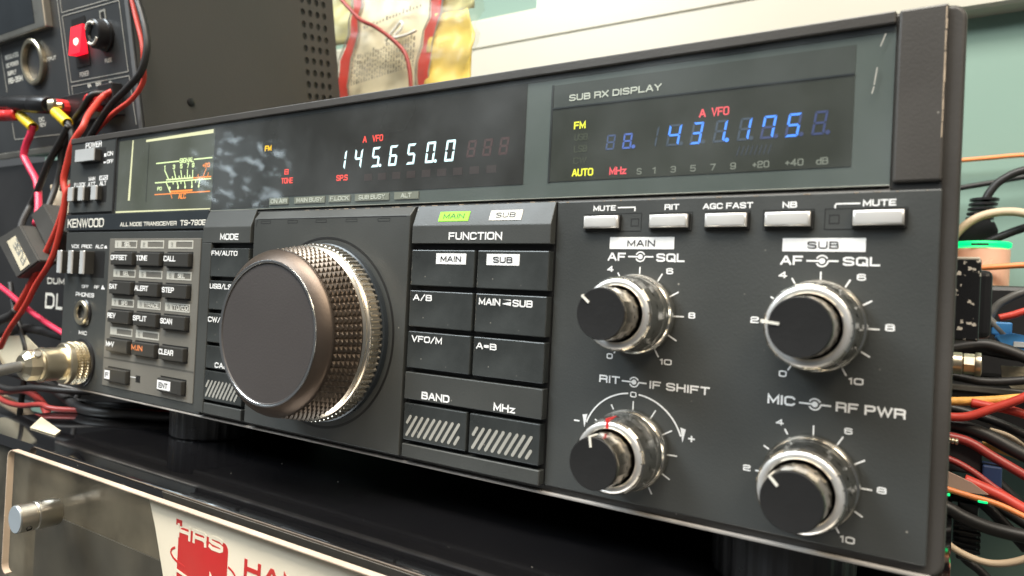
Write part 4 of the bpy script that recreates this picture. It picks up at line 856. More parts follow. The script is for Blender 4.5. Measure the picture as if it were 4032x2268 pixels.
# perforated right side: real holes through a sheet
hv = [155.2+8.3*i for i in range(4)]; hw_ = [8.8+10.35*i for i in range(17)]
bm = bmesh.new(); dv, dw = 8.3, 10.35; NH = 12
def sp(v, w_): return pp(0, v, w_)
for a in hv:
    for c in hw_:
        ring = [bm.verts.new(sp(a+2.55*math.cos(2*math.pi*k/NH), c+3.0*math.sin(2*math.pi*k/NH))) for k in range(NH)]
        outer = []
        for k in range(NH):
            an = 2*math.pi*k/NH; ca, sa = math.cos(an), math.sin(an); t_ = min(dv/2/abs(ca) if abs(ca) > 1e-6 else 1e9, dw/2/abs(sa) if abs(sa) > 1e-6 else 1e9)
            outer.append(bm.verts.new(sp(a+ca*t_, c+sa*t_)))
        inner = [bm.verts.new(r.co-PU*1.0) for r in ring]
        for k in range(NH):
            k2 = (k+1) % NH; bm.faces.new((outer[k], outer[k2], ring[k2], ring[k])); bm.faces.new((ring[k], ring[k2], inner[k2], inner[k]))
        for cv, cw, k in ((1, 1, 1), (-1, 1, 4), (-1, -1, 7), (1, -1, 10)):
            cor = bm.verts.new(sp(a+cv*dv/2, c+cw*dw/2)); bm.faces.new((outer[k], cor, outer[(k+1) % NH]))
        # bm corner between the two outer points that straddle it
bmesh.ops.recalc_face_normals(bm, faces=bm.faces[:])
v0h, v1h, w0h, w1h = hv[0]-dv/2, hv[-1]+dv/2, hw_[0]-dw/2+0, hw_[-1]+dw/2
o = obj("vent_grille", bm, 'psuside', psu)
pbox("vent_dark", -1.15, -0.95, v0h, v1h, w0h, w1h, 'black')
pbox("side_sheet", -1.0, 0, 0, v0h, -9, 190, 'psuside'); pbox("side_sheet", -1.0, 0, v1h, 192, -9, 190, 'psuside'); pbox("side_sheet", -1.0, 0, v0h, v1h, -9, w0h, 'psuside'); pbox("side_sheet", -1.0, 0, v0h, v1h, w1h, 190, 'psuside')
o = obj("side_screw", LT([(3.2, -.1), (2.9, 1.0), (1.2, 1.6)], pp(0, 38, 15), A=EX, n=24, cap1=True), 'rubber', psu); smooth_by_angle(o)
pf = pbox("front_panel", -262, -1, -1, 3, -9, 190, 'psufront', bev=0.3)
pbox("edge_trim", -5.5, -1.2, -1.6, 0, -9, 190, mat("grey_trim", (0.13, 0.135, 0.14), 0.45, var=0.1), psu)
def pline(pts, w_=0.7):
    bm = bmesh.new(); n = len(pts)
    for i in range(n-1):
        a, b2 = Vector(pts[i]), Vector(pts[i+1]); d = (b2-a).normalized(); nn = Vector((-d.y, d.x))*w_/2
        prism(bm, [tuple(a+nn), tuple(a-nn), tuple(b2-nn), tuple(b2+nn)], pp(0, -1.25-0.01*i, 0), PU, PW, PV, .2)
    obj("panel_line", bm, 'stripeprint', psu)
pline([(-93, 86), (-13, 83.5), (-11.5, 34.5), (-92, 36.5), (-93, 86)]); pline([(-97.5, 130), (-97, 8)], .8); pline([(-93, 130), (-93, 88.6), (-13, 86)], .7)
pline([(-92, 24), (-92, 33.5), (-11, 31.5), (-9, -3)]); pline([(-202, 82), (-200, 41)], .7); pline([(-199, 15), (-198, 1), (-113, -1)], .8)
pprism("rocker_well", rect(-80, -60.5, 45.5, 81), -1.6, .8, 'black')
bm = bmesh.new(); prism(bm, [(-78, 54), (-61.5, 54), (-61.5, 75), (-78, 75)], pp(0, -2.5, 0), PU, PW, PV, 1.5)
for v in bm.verts:
    if (v.co-PA).dot(PV) < -2.0: v.co -= PV*(0.8 if (v.co-PA).dot(PW) > 60 else 5.0)
rk = obj("rocker_switch", bm, 'redglow', psu)
obj("switch_lamp", LT([(3.0, 0), (2.2, -1.2), (.1, -1.5)], pp(-68, -5.6, 62.5), A=PV, n=16), 'redcore', rk, smooth=True)
fh = obj("fuse_holder", LT([(11.5, 0), (11.5, -2), (10.6, -2.6), (10.2, -9), (9.0, -10), (5.5, -10), (5.0, -8.5), (.01, -8.5)], pp(-35.5, -1, 63), A=PV, n=48), 'rubber', psu); smooth_by_angle(fh)
bm = bmesh.new()
for a0 in (-60, 120):
    P_ = [pp(-35.5+7.6*math.sin(math.radians(a0+10*i)), -11.2, 63+7.6*math.cos(math.radians(a0+10*i))) for i in range(11)]
    tube(bm, P_, 1.0, n=6, sub=2)
obj("fuse_marking", bm, 'offwhite', fh)
pprism("fuse_symbol", rect(-38.6, -33.4, 72.6, 80), -1.2, .2, 'black'); bm = bmesh.new()
for r in (rect(-40, -38.6, 71.2, 81), rect(-33.4, -32, 71.2, 81), rect(-38.6, -33.4, 71.2, 72.6), rect(-38.6, -33.4, 79.6, 81)): prism(bm, r, pp(0, -1.4, 0), PU, PW, PV, .3)
obj("fuse_symbol", bm, 'dim', psu)
def ptext(s_, u0, u1, w0, w1): text(s_, u0, u1, w0, w1, 0, 'offwhite', psu, O=pp(0, -1.2, 0), U=PU, W=PW, bold=0.03, name="panel_lettering")
ptext("POWER", -78, -65, 38.5, 42); ptext("FUSE", -40.5, -31, 44, 47); ptext("ON", -76, -67, 75.5, 80)
for k, s_ in enumerate(("REGULATED", "DC POWER", "SUPPLY", "RS-35M")):
    ptext(s_, -195, -195+(24, 22, 16, 26)[k], 67-k*6.6, 70.6-k*6.6 if k < 3 else 71.6-k*6.6)
ptext("OUTPUT", -132, -110, 56.5, 59.3); ptext("8A", -68.5, -63.5, 29.6, 32.6); ptext("13.8V", -57, -49, 29.4, 32); ptext("+", -38.5, -35, 28.6, 32); ptext("DC", -151, -142, 11.5, 15); ptext("12V", -151, -140, 7.4, 10.6)
sk = obj("lighter_socket", LT([(18, 0), (18.2, -3.0), (17, -3.8), (14.6, -3.6), (14.4, 10)], pp(-144, -1, 58.5), A=PV, n=56), 'nickel', psu); smooth_by_angle(sk)
obj("socket_bore", LT([(14.5, 1.2), (.01, 1.0)], pp(-144, -1, 58.5), A=PV, n=40), mat("socket_shade", (0.05, 0.047, 0.04), 0.5), sk)
pm = pbox("panel_meter", -262, -109, -7, 0, 80, 160, 'steel', bev=1.2, seg=2); pbox("meter_glass", -262, -124, -7.3, -6, 85, 158, 'strip', psu)
tb = pbox("terminal_block", -101, -22, -6, 0, 5, 26, 'blackbox', bev=0.5); pbox("terminal_block", -41, -21.5, -8.5, -1, 13, 27.5, 'blackbox', psu, bev=0.5)
for u, w_ in ((-94, 17), (-46, 15.5)):
    o = obj("binding_post", LT([(6.0, 0), (6.2, -2), (6.2, -8.5), (5.2, -9.5)], pp(u, -5.5, w_), A=PV, n=12, cap1=True), 'redcap', psu)
pbox("foot_rail", -262, -60, -2.0, 4, -14, -9.2, 'steel', bev=.6)

dl = empty("dummy_load", (-300, 90, 0), "black dummy load box lettered DL under the power supply", "box")
obj("box_body", BX(-470, -176, 60, 230, -40, 163, bev=1.2, seg=2), 'blackbox', dl)
text("DL-1000", -324, -220, 39.5, 52.5, 59.8, 'offwhite', dl, bold=0.01); text("DUMMY LOAD", -322, -232, 60, 65, 59.8, 'offwhite', dl, bold=0.02)

# inline fuse holder hanging on the wires
fz = empty("inline_fuse_holder", (-245, 10, 80), "grey inline fuse holder with white FUSE label hanging on the red wires", "fuse holder")
bm = bmesh.new(); prism(bm, [(-282, 92), (-246, 64), (-214, 77), (-246, 102)], (0, 6, 0), EX, EZ, EY, 13); bmesh.ops.bevel(bm, geom=bm.edges[:], offset=.9, segments=2, affect='EDGES'); obj("holder_body", bm, 'fuseblock', fz)
bm = bmesh.new(); prism(bm, [(-250, 110), (-218, 82), (-206, 97), (-232, 118)], (0, 14, 0), EX, EZ, EY, 13); bmesh.ops.bevel(bm, geom=bm.edges[:], offset=.9, segments=2, affect='EDGES'); obj("holder_cap", bm, 'fuseblock', fz)
bm = bmesh.new(); prism(bm, [(-263, 90), (-239, 69.5), (-227, 74.5), (-251, 94)], (0, 5.6, 0), EX, EZ, EY, .3); lb = obj("fuse_label", bm, 'paper', fz)
U_ = Vector((-24, 0, 20)).normalized(); W_ = Vector((-.64, 0, -.77)).normalized()
text("FUSE", 0, 22, 0, 7, 0, 'dim', lb, O=(-231.5, 5.4, 78.5), U=U_, W=W_, bold=0.02, name="label_lettering")
bm = bmesh.new(); plate(bm, [(-282, 137), (-262, 139), (-232, 141), (-231, 128), (-262, 108), (-256, 90), (-268, 88), (-275, 116)], 40, 1.0); o = obj("paper_tag", bm, 'paper'); tag(o, "cream paper tag behind the black wires and fuse holder", "paper")

# ================================================================== CABLES, LEFT
GL = "wires hanging in front of the power supply"
cable("power_cable", [(-184, 42, 278), (-180, 40, 266), (-175, 40, 254), (-169, 40, 242), (-163, 40, 230), (-161, 40, 222), (-163, 42, 214), (-168, 45, 205), (-179, 44, 194), (-196, 41, 185), (-212, 39, 175), (-224, 38, 165), (-236, 37, 148)], 1.7, 'redins', "thin red wire curving down beside the vented power supply", GL)
cable("power_cable", [(-172, 34, 276), (-163, 34, 260), (-154, 34, 245), (-148, 34, 232), (-146, 34, 220), (-152, 34, 206), (-168, 34, 197), (-187, 34, 188), (-207, 34, 173), (-218, 34, 162), (-228, 36, 148)], 2.3, 'blkins', "black wire curving across the corner of the power supply", GL)
cable("power_cable", [(-212, 46, 202), (-217, 36, 199), (-229, 36, 191), (-242, 36, 182), (-246, 33, 166), (-249, 32, 157), (-250, 32, 146), (-251, 30, 132), (-244, 22, 112), (-236, 20, 104)], 2.2, 'blkins', "black wire dropping from the terminal block past the POWER switch", GL)
cable("power_cable", [(-232, 28, 176), (-240, 28, 168), (-249, 28, 160), (-260, 28, 149), (-271, 28, 134), (-278, 28, 125), (-281, 26, 117), (-272, 18, 104), (-258, 12, 92)], 2.4, 'blkins', "black wire sagging down to the grey fuse holder", GL)
cable("power_cable", [(-204, 43, 202), (-209, 39, 197.5), (-203, 31, 188), (-193, 22, 178), (-187.5, 16.5, 168.5), (-194, 14, 158), (-200, 14, 145), (-204, 14, 133), (-200, 14, 122), (-203, 14, 111), (-210, 14, 99), (-224, 14, 82), (-244, 14, 60), (-257, 14, 47), (-266, 14, 38)], 2.1, 'redins', "thick red wire from the terminal block down along the radio's left edge", GL)
cable("power_cable", [(-166, 26, 142), (-178, 16, 135), (-189, 10, 124), (-193, 10, 109), (-198, 10, 93), (-207, 10, 77), (-226, 10, 60), (-241, 10, 44), (-262, 10, 27), (-280, 12, 12)], 1.9, 'redins', "thinner red wire alongside the thick red one at the radio's left edge", GL)
cable("power_cable", [(-262, 14, 41), (-268, 14, 37), (-280, 14, 33.5), (-298, 14, 30), (-330, 16, 28)], 3.4, 'blkins', "black sleeve end of the red cables at the left border", GL)
pk = empty("ring_lead", (-300, 30, 165), "crimson wire with a yellow crimp sleeve at the red plug", "cable", "leads with yellow crimp sleeves")
cable("wire", [(-292, 30, 182), (-295, 30, 175), (-301, 30, 168), (-304, 30, 160), (-301, 30, 156), (-293, 30, 149), (-280, 30, 137), (-266, 26, 118), (-254, 20, 104)], 2.6, 'pinkins', parent=pk)
def sleeve(a, b2, parent):
    a, b2 = Vector(a), Vector(b2); A2 = b2-a; L_ = A2.length
    o = obj("crimp_sleeve", LT([(3.4, 0), (3.9, .6), (3.9, L_-1.2), (3.7, L_), (3.0, L_), (2.8, L_-2)], a, A=A2, n=28, cap0=True), 'yellow', parent); smooth_by_angle(o)
sleeve((-314, 30, 192), (-291, 30, 180.5), pk)
pk2 = empty("ring_lead", (-250, 30, 180), "black wire with a yellow crimp sleeve below the black plug", "cable", "leads with yellow crimp sleeves")
cable("wire", [(-239, 30, 180), (-233, 30, 174), (-230, 30, 164), (-236, 30, 148), (-244, 32, 130)], 2.2, 'blkins', parent=pk2); sleeve((-257, 30, 189), (-238, 30, 179), pk2)
bp = empty("banana_plug", (-300, 28, 198), "black stacked banana plug across the power supply's output", "plug")
o = obj("plug_body", LT([(4.5, 0), (5.4, 1), (5.4, 40), (6.2, 41), (6.2, 70), (5.6, 72), (6.6, 73), (6.6, 96), (5.5, 98)], (-360, 28, 206), A=Vector((100, 0, -12)), n=28, cap0=True, cap1=True), 'rubber', bp); smooth_by_angle(o)
o = obj("plug_tip", LT([(4.6, 0), (4.8, .5), (4.8, 4), (2.5, 5.5), (2.5, 9)], (-262, 28, 194), A=Vector((30, 30, 3)), n=24, cap1=True), 'nickel', bp); smooth_by_angle(o)
rp = obj("red_plug", LT([(3.6, 0), (4.4, 1), (4.4, 24), (3.6, 26), (4.4, 27), (4.4, 38), (3.4, 39)], (-352, 27, 194.5), A=Vector((40, 0, -3)), n=28, cap0=True, cap1=True), 'redcap', smooth=False); smooth_by_angle(rp); tag(rp, "red banana plug below the black one at the left border", "plug")
cable("thin_lead", [(-330, 20, 66), (-314, 20, 59), (-291, 20, 52), (-270, 20, 45), (-236, 20, 35), (-200, 22, 25), (-188, 26, 20)], 2.0, 'pinkins', "thin crimson wire crossing below the DL lettering")
cable("black_hose", [(-330, 25, 8), (-312, 25, 17), (-288, 25, 25), (-255, 25, 27), (-216, 25, 25), (-180, 30, 22)], 3.5, 'blkins', "black hose arching above the microphone plug")
bm = bmesh.new(); plate(bm, [(-318, 14), (-300, 19), (-266, 22), (-240, 12), (-262, 4), (-300, -4), (-322, -2)], 22, .6); o = obj("crumpled_paper", bm, 'paper'); tag(o, "cream sheet of paper behind the microphone plug", "paper")
bm = bmesh.new(); prism(bm, [(-156, -13), (-108, -24), (-99, -31), (-128, -31)], (0, 0, -19.7), EX, EY, EZ, .4); o = obj("paper_scrap", bm, 'paper'); tag(o, "small cream scrap of paper lying on the desk's left end", "paper")
cable("dark_lead", [(-330, 26, -2), (-280, 24, -8), (-230, 22, -10), (-190, 18, -16), (-150, 10, -17), (-120, 20, -17), (-80, 40, -17)], 3.2, 'blkins', "black cable lying along the desk under the radio's left end")
cable("dark_lead", [(-340, 30, -30), (-300, 24, -24), (-250, 20, -18), (-205, 12, -26), (-190, 4, -44), (-186, 0, -90)], 2.5, 'darkredins', "dull red cable drooping left of the desk")
cable("white_lead", [(-330, 34, -34), (-300, 30, -35), (-272, 28, -38), (-258, 30, -50)], 4.5, 'beigeins', "pale cable end at the lower left border")
tag(obj("cable_tray", BX(-520, -176, 32, 59, -120, -46, bev=2), 'blackbox'), "black cable tray below the dummy load box", "tray")

# ================================================================== BAG BEHIND THE RADIO
bag = empty("plastic_bag", (-160, 300, 240), "clear plastic bag of white and yellow packets with red stripes behind the radio", "bag")
def sheet(name, outline, y0, m, amp=2.5, t=1.2, seed=0, parent=bag):
    """a thin, rumpled sheet cut to an outline: a grid clipped by rows"""
    bm = bmesh.new(); n = 14; rowsv = []
    for (z_, xl, xr) in outline:
        row = []
        for i in range(n+1):
            x_ = xl+(xr-xl)*i/n; y_ = y0+amp*(math.sin(x_*.13+seed)+math.sin(z_*.17+x_*.05+seed*2)*.8+math.sin((x_-z_)*.31+seed)*.35)
            row.append(bm.verts.new((x_, y_, z_)))
        rowsv.append(row)
    for j in range(len(rowsv)-1):
        for i in range(n): bm.faces.new((rowsv[j][i], rowsv[j][i+1], rowsv[j+1][i+1], rowsv[j+1][i]))
    r = bmesh.ops.extrude_face_region(bm, geom=bm.faces[:]); bmesh.ops.translate(bm, verts=[g for g in r['geom'] if isinstance(g, bmesh.types.BMVert)], vec=(0, t, 0))
    bmesh.ops.recalc_face_normals(bm, faces=bm.faces[:])
    return obj(name, bm, m, parent, smooth=True)
def rows_(z0, z1, f, k=14): return [(z0+(z1-z0)*i/k, *f(z0+(z1-z0)*i/k)) for i in range(k+1)]
def lerp(z, T):
    for (za, a), (zb_, b2) in zip(T, T[1:]):
        if za <= z <= zb_: return a+(b2-a)*(z-za)/(zb_-za)
    return T[0][1] if z < T[0][0] else T[-1][1]
packw = mat("white_packet", (0.88, 0.80, 0.64), 0.38, var=0.10, vscale=30); packy = mat("yellow_packet", (0.84, 0.62, 0.16), 0.36, var=0.16, vscale=25); packr = mat("red_packet_stripe", (0.58, 0.05, 0.04), 0.36, var=0.1)
packp = mat("pale_yellow_packet", (0.62, 0.58, 0.30), 0.4, var=0.12, vscale=30); packk = mat("grey_packet_print", (0.30, 0.28, 0.25), 0.5, var=0.5, vscale=90)
sl1 = [(200, -124), (273, -133), (300, -132), (334, -121), (352, -117), (420, -104)]      # right red stripe centre line
sl0 = [(200, -236), (273, -241), (300, -243), (334, -231), (358, -229), (420, -226)]      # left red stripe centre line
sheet("white_packet", rows_(225, 420, lambda z: (lerp(z, sl0)+2, lerp(z, sl1)-3)), 300, packw, 2.2, seed=.4)
sheet("yellow_packet", rows_(225, 336, lambda z: (lerp(z, sl1)+2, lerp(z, [(225, -82), (273, -76), (306, -72), (336, -82)]))), 300, packy, 2.8, seed=1.3)
sheet("yellow_packet", rows_(336, 420, lambda z: (lerp(z, sl1)+2, -76)), 301, packp, 2.6, seed=2.1)
sheet("yellow_packet", rows_(328, 420, lambda z: (-272, lerp(z, sl0)-2)), 300, packp, 2.2, seed=.9)
for sl_, ww in ((sl1, 7.2), (sl0, 5.4)): sheet("red_stripe", rows_(225, 420, lambda z: (lerp(z, sl_)-ww/1, lerp(z, sl_)+ww/1)), 297.2, packr, 2.2, seed=.4)
for sl_, ww in ((sl1, 9.0), (sl0, 7.4), (sl1, -9.6), (sl0, -8.0)): sheet("dark_stripe", rows_(225, 420, lambda z: (lerp(z, sl_)+ww-.5, lerp(z, sl_)+ww+.5)), 296.8, packk, 2.2, seed=.4)
prt = bmesh.new()
for k in range(24):
    x_ = -226+k*3.6; zz = 279+k*.4
    while zz < 308+k*.45:
        h_ = random.uniform(1.5, 5); prism(prt, rect(x_, x_+random.uniform(.8, 2.0), zz, zz+h_), (0, 294.2, 0), EX, EZ, EY, .3); zz += h_+random.uniform(.8, 3)
for k in range(18):
    x_ = -212+k*4.4; h_ = random.uniform(2, 5); prism(prt, rect(x_, x_+random.uniform(1.2, 2.6), 336+k*.55, 336+k*.55+h_), (0, 294.2, 0), EX, EZ, EY, .3)
obj("packet_print", prt, packk, bag)
bm = bmesh.new(); tube(bm, [(-178, 292, 318), (-166, 292, 328), (-158, 291, 333), (-156, 291, 327), (-166, 291, 319), (-150, 291, 319), (-138, 292, 322)], 1.5, n=8); obj("white_tie", bm, 'sticker', bag, smooth=True)
film = glass_mat("bag_film", (0.95, 0.95, 0.92), rough=0.3, refl=0.55, haze=0.05, hazecol=(0.8, 0.8, 0.75))
sheet("bag_film", rows_(225, 420, lambda z: (-276, lerp(z, [(225, -80), (270, -76), (288, -70), (306, -61), (318, -68), (333, -60), (352, -61), (420, -58)])), 26), 291, film, 3.4, .4, seed=2.7)
cable("red_bag_wire", [(-246, 282, 384), (-236, 282, 369), (-215, 282, 349), (-201, 281, 338), (-181, 280, 328), (-159, 280, 313), (-142, 280, 298), (-135, 280, 284), (-131, 280, 265), (-129, 280, 240), (-128, 280, 200)], 2.0, 'darkredins', "thin dark red wire draped in front of the plastic bag")

# ================================================================== RIGHT-HAND CLUTTER
cable("wall_wire", [(290, 505, 206), (304, 505, 207), (330, 505, 208), (358, 505, 209), (400, 505, 207)], 1.9, 'orangeins', "thin orange wire stretched along the wall at right")
cable("wall_lead", [(290, 500, 180), (304, 500, 181), (324, 500, 184), (337, 500, 186), (361, 500, 190), (400, 500, 192)], 2.3, 'blkins', "black lead running level along the wall at right", "black leads by the wall")
mp = empty("mains_plug", (330, 420, 145), "black mains plug with ribbed strain relief hanging in front of the wall", "plug")
cable("cord", [(329, 420, 158), (333, 420, 167), (340, 420, 175), (356, 420, 182), (400, 420, 186)], 3.0, 'blkins', parent=mp)
rb = None
for k in range(5):
    t_ = k/4; c = (329-2.5*t_, 420, 160-3.6*k); wd = 9.6-0.1*k
    rb = obj("strain_rib", LT([(wd*.72, -1.5), (wd, -1.0), (wd, .7), (wd*.72, 1.2)], c, A=EZ, n=24, cap0=True, cap1=True), 'rubber', mp)
bm = bmesh.new(); prism(bm, [(-9, 0), (9, 0), (13, -10), (11, -24), (-15, -32), (-19, -20)], (326, 410, 144), EX, EZ, EY, 18); bmesh.ops.bevel(bm, geom=bm.edges[:], offset=2, segments=2, affect='EDGES'); obj("plug_body", bm, 'rubber', mp)
cable("beige_cable", [(298, 400, 96), (304, 400, 116), (309, 400, 127), (316, 400, 137), (327, 400, 145), (342, 400, 148), (358, 400, 145), (390, 400, 132)], 3.1, 'beigeins', "beige cable arching over the green glowing ring")
cable("wall_lead", [(322, 412, 122), (338, 410, 130), (356, 410, 138), (390, 410, 150)], 3.0, 'blkins', "black lead rising to the right behind the beige cable", "black leads by the wall")
lamp = empty("indicator_lamp", (327, 374, 90), "clear round lamp with a glowing green rim and orange tinted body", "lamp")
o = obj("glow_rim", LT([(17.2, 0), (18.0, .5), (18.0, 3.0), (17.0, 3.6), (15.4, 3.4), (15.2, .4)], (327, 370, 119), A=EZ, n=56), 'greenglow', lamp, smooth=True)
bod = mat("orange_clear_plastic", (0.80, 0.55, 0.42), 0.25, var=0.25, vscale=40, trans=0.25, emit=(0.9, 0.32, 0.12), estr=0.12)
o = obj("lamp_body", LT([(17.0, 0), (17.2, 1), (17.4, 27), (16.5, 28)], (327, 370, 90), A=EZ, n=48, cap0=True, cap1=True), bod, lamp); smooth_by_angle(o)
obj("rim_mark", BX(321, 331, 351.4, 353, 119.3, 120.6), 'blackbox', lamp)
o = obj("lower_rim", LT([(17.4, 0), (17.8, .4), (17.8, 2.0), (17.2, 2.4)], (327, 370, 88.4), A=EZ, n=48), glow("dim_green_rim", (0.1, 0.8, 0.2), 0.35), lamp)
cable("wall_wire", [(300, 349, 100), (322, 349, 103), (337, 349, 104.5), (353, 349, 106), (390, 349, 108)], 2.0, 'orangeins', "orange wire passing in front of the clear lamp")
hs = empty("side_bracket", (316, 60, 62), "glossy black rubber side foot speckled with white paint on the radio's right side", "bracket")
bm = BX(311, 321.0, 55, 75, 61.5, 89, bev=0.7, seg=2); obj("bracket_block", bm, 'flecked', hs)
obj("bracket_cap", BX(311, 320.6, 54.8, 74, 88.4, 89.5, bev=0.3), mat("worn_top", (0.55, 0.50, 0.42), 0.4, var=0.3, vscale=200), hs)
obj("bracket_back", BX(312, 325.0, 77, 100, 62, 86.5, bev=2.2, seg=3), 'rubber', hs)
blu = empty("blue_connector", (338, 255, 52), "bright blue plastic connector clip at the right border", "connector")
obj("clip_block", BX(331, 340.4, 248, 262, 60.5, 67.8, bev=.8, seg=2), 'blueplug', blu)
bm = bmesh.new(); prism(bm, [(332, 60.3), (341, 62), (352, 60), (352, 50), (342, 52), (335, 56)], (0, 246, 0), EX, EZ, EY, 16); bmesh.ops.bevel(bm, geom=bm.edges[:], offset=.7, segments=2, affect='EDGES'); obj("clip_jaw", bm, 'blueplug', blu)
obj("clip_plate", BX(341, 352, 245.4, 246, 54.6, 57.6, bev=.2), 'grey', blu)
cable("short_red_wire", [(334, 240, 70), (340, 240, 72), (347, 240, 75), (370, 240, 84)], 2.0, 'redins', "short bright red wire above the blue connector")
cable("grey_cable", [(329, 262, 66), (331, 260, 72), (333, 260, 76), (337, 260, 80), (348, 260, 86), (372, 260, 92)], 2.2, 'greyins', "dark grey cable curling behind the blue connector")
cable("black_cable", [(300, 220, 50), (311, 220, 52), (326, 220, 55.5), (335, 220, 54), (346, 220, 50), (370, 220, 40)], 3.2, 'blkins', "black cable passing above the metal coax connector", "black cables right of the radio")
cx = empty("coax_connector", (312, 200, 46), "bright nickel coax connector pointing to the right beside the radio", "connector")
o = obj("connector_body", LT([(4.6, -10), (4.6, 4), (5.6, 4.4), (5.6, 9.5), (5.0, 10)], (308, 200, 46), A=EX, n=32), 'nickel', cx); smooth_by_angle(o)
o = obj("connector_nut", LT([(4.7, 10), (5.2, 10.4), (5.2, 15), (4.6, 15.4)], (308, 200, 46), A=EX, n=8, cap1=True), 'nickel', cx)
o = obj("connector_flange", LT([(5.9, 15), (6.1, 15.4), (6.1, 17.6), (4, 18)], (308, 200, 46), A=EX, n=32, cap1=True), 'nickel', cx); smooth_by_angle(o)
gl = empty("cable_gland", (344, 262, 37), "beige mounting plate with a round dark hole at the right border", "plate")
bm = bmesh.new(); prism(bm, [(336.5, 43), (352, 43.4), (352, 30), (342, 31), (337.5, 35)], (0, 260, 0), EX, EZ, EY, 5); obj("plate_body", bm, mat("perforated_beige", (0.50, 0.45, 0.33), 0.5, var=0.25, vscale=200), gl)
obj("plate_hole", LT([(3.3, 0), (3.3, .3), (.01, .3)], (345.5, 259.8, 37), A=EY, n=24), 'black', gl)
ec = empty("equipment_case", (360, 320, 0), "flat black equipment case with a worn grey top edge right of the radio", "case")
obj("case_body", BX(300, 430, 233, 420, 4, 31, bev=.6), 'blackbox', ec); obj("case_edge", BX(300, 430, 231.5, 236, 29.4, 32.4, bev=.5), mat("worn_grey_edge", (0.16, 0.155, 0.14), 0.45, var=0.4, vscale=40), ec)
tag(obj("black_power_brick", BX(292, 470, 300, 480, 33, 90, bev=3, seg=2), 'blackbox'), "big black power brick behind the cables right of the radio", "power brick")
cable("amber_cable", [(296, 180, 28), (310, 180, 28), (327, 180, 30.3), (340, 180, 33), (352, 180, 35.4), (380, 182, 40)], 2.1, 'amberins', "amber braided cable right of the radio")
cable("red_cable", [(296, 170, 22), (310, 170, 22), (320, 170, 23), (330, 170, 28), (339, 170, 33), (347, 170, 38), (366, 168, 48)], 2.0, 'redins', "bright red cable crossing over the amber braided cable", "red cables right of the radio")
cable("red_cable", [(322, 177, 29), (329, 176, 28.3), (336, 175, 27.8), (344, 175, 26), (368, 174, 20)], 2.1, 'redins', "red cable sloping down to the right under the crossing", "red cables right of the radio")
cable("red_cable", [(298, 170, 13.5), (310, 170, 13), (321, 170, 11.5), (331, 170, 6), (344, 170, -1), (366, 172, -14)], 2.2, 'darkredins', "dull dark red cable sloping down below the ring terminals", "red cables right of the radio")
cable("black_cable", [(296, 176, 18), (312, 176, 18), (326, 176, 15.5), (338, 176, 10), (352, 176, 3), (372, 176, -8)], 3.2, 'blkins', "black cable behind the dull dark red cable", "black cables right of the radio")
cable("amber_cable", [(322, 200, 9), (330, 200, 6.5), (336, 200, 5), (341, 200, 3.6), (350, 202, 0)], 1.9, 'amberins', "short amber cable end behind the dark red cable")
for nm_, xx, yy, zz in (("upper", 318, 178, 15), ("lower", 311.5, 165, 12)):
    rt = empty("ring_terminal", (xx, yy, zz), nm_+" crimped silver ring terminal among the red cables", "terminal", "silver terminals right of the radio")
    for k in range(4): obj("terminal_crimp", LT([(1.2, 0), (1.5, .3), (1.5, 1.0), (1.2, 1.3)], (xx+k*1.5, yy, zz-.15*k), A=EX, n=14, cap0=True, cap1=True), 'nickel', rt)
tag(obj("navy_connector", BX(327, 334.6, 168, 180, -8.6, 2.0, bev=.8, seg=2), 'navyplug'), "dark navy connector block below the red cables", "connector")
tag(obj("black_connector", BX(309, 327, 172, 200, -4, 12, bev=1, seg=2), 'blackbox'), "black connector housing left of the navy block", "connector")
bm = bmesh.new(); prism(bm, [(304, 2.4), (312, .8), (317, -1), (323, -3.2), (329, -7.2), (322, -7.6), (312, -5.8), (304, -4.5)], (0, 148, 0), EX, EZ, EY, 2); o = obj("flat_ribbon", bm, mat("pink_brown_ribbon", (0.36, 0.25, 0.20), 0.5, var=0.15)); tag(o, "pinkish brown flat ribbon cable low at right", "ribbon cable")
cable("orange_cable", [(296, 142, -3.6), (310, 140, -5.2), (317, 140, -6.4), (323, 140, -7.4), (332, 140, -8.8), (342, 140, -12.4), (356, 140, -18)], 1.25, 'orangeins', "orange wire along the lower edge of the flat ribbon")
cable("red_cable", [(320, 152, -3), (329, 152, -6), (335, 151, -8.2), (343, 150, -12), (360, 150, -20)], 2.6, 'redins', "thick red cable behind the orange wire low at right", "red cables right of the radio")
for xx, zz in ((311.4, -8.0), (325, -8.6)): tag(obj("green_led", BX(xx, xx+3.6, 138.6, 140, zz-.6, zz+.5, bev=.3), 'greenglow'), "small green light "+("at the radio's edge" if xx < 320 else "under the orange wire in the middle of the gap"), "light", "green lights low at right")
cable("black_cable", [(300, 150, -10), (311, 150, -15), (316, 150, -17), (320, 150, -19), (330, 150, -21.8), (343, 150, -22.6), (366, 150, -22)], 3.0, 'blkins', "thick black cable running level at the lower right", "black cables right of the radio")
cable("black_cable", [(316, 162, -13), (327, 160, -13), (332, 160, -13.6), (338, 160, -16.4), (345, 160, -20.4), (362, 160, -30)], 2.6, 'blkins', "black cable sloping down to the right above the level one", "black cables right of the radio")
p2 = empty("ribbed_plug", (322, 160, -32), "black ribbed cable plug hanging at the lower right", "plug")
obj("plug_core", BX(318, 326, 156, 164, -40, -14, bev=1, seg=2), 'rubber', p2)
for k in range(5): obj("plug_rib", BX(316.6, 327.2, 154.6, 165, -25-k*2.7, -23.6-k*2.7, bev=.3), 'rubber', p2)
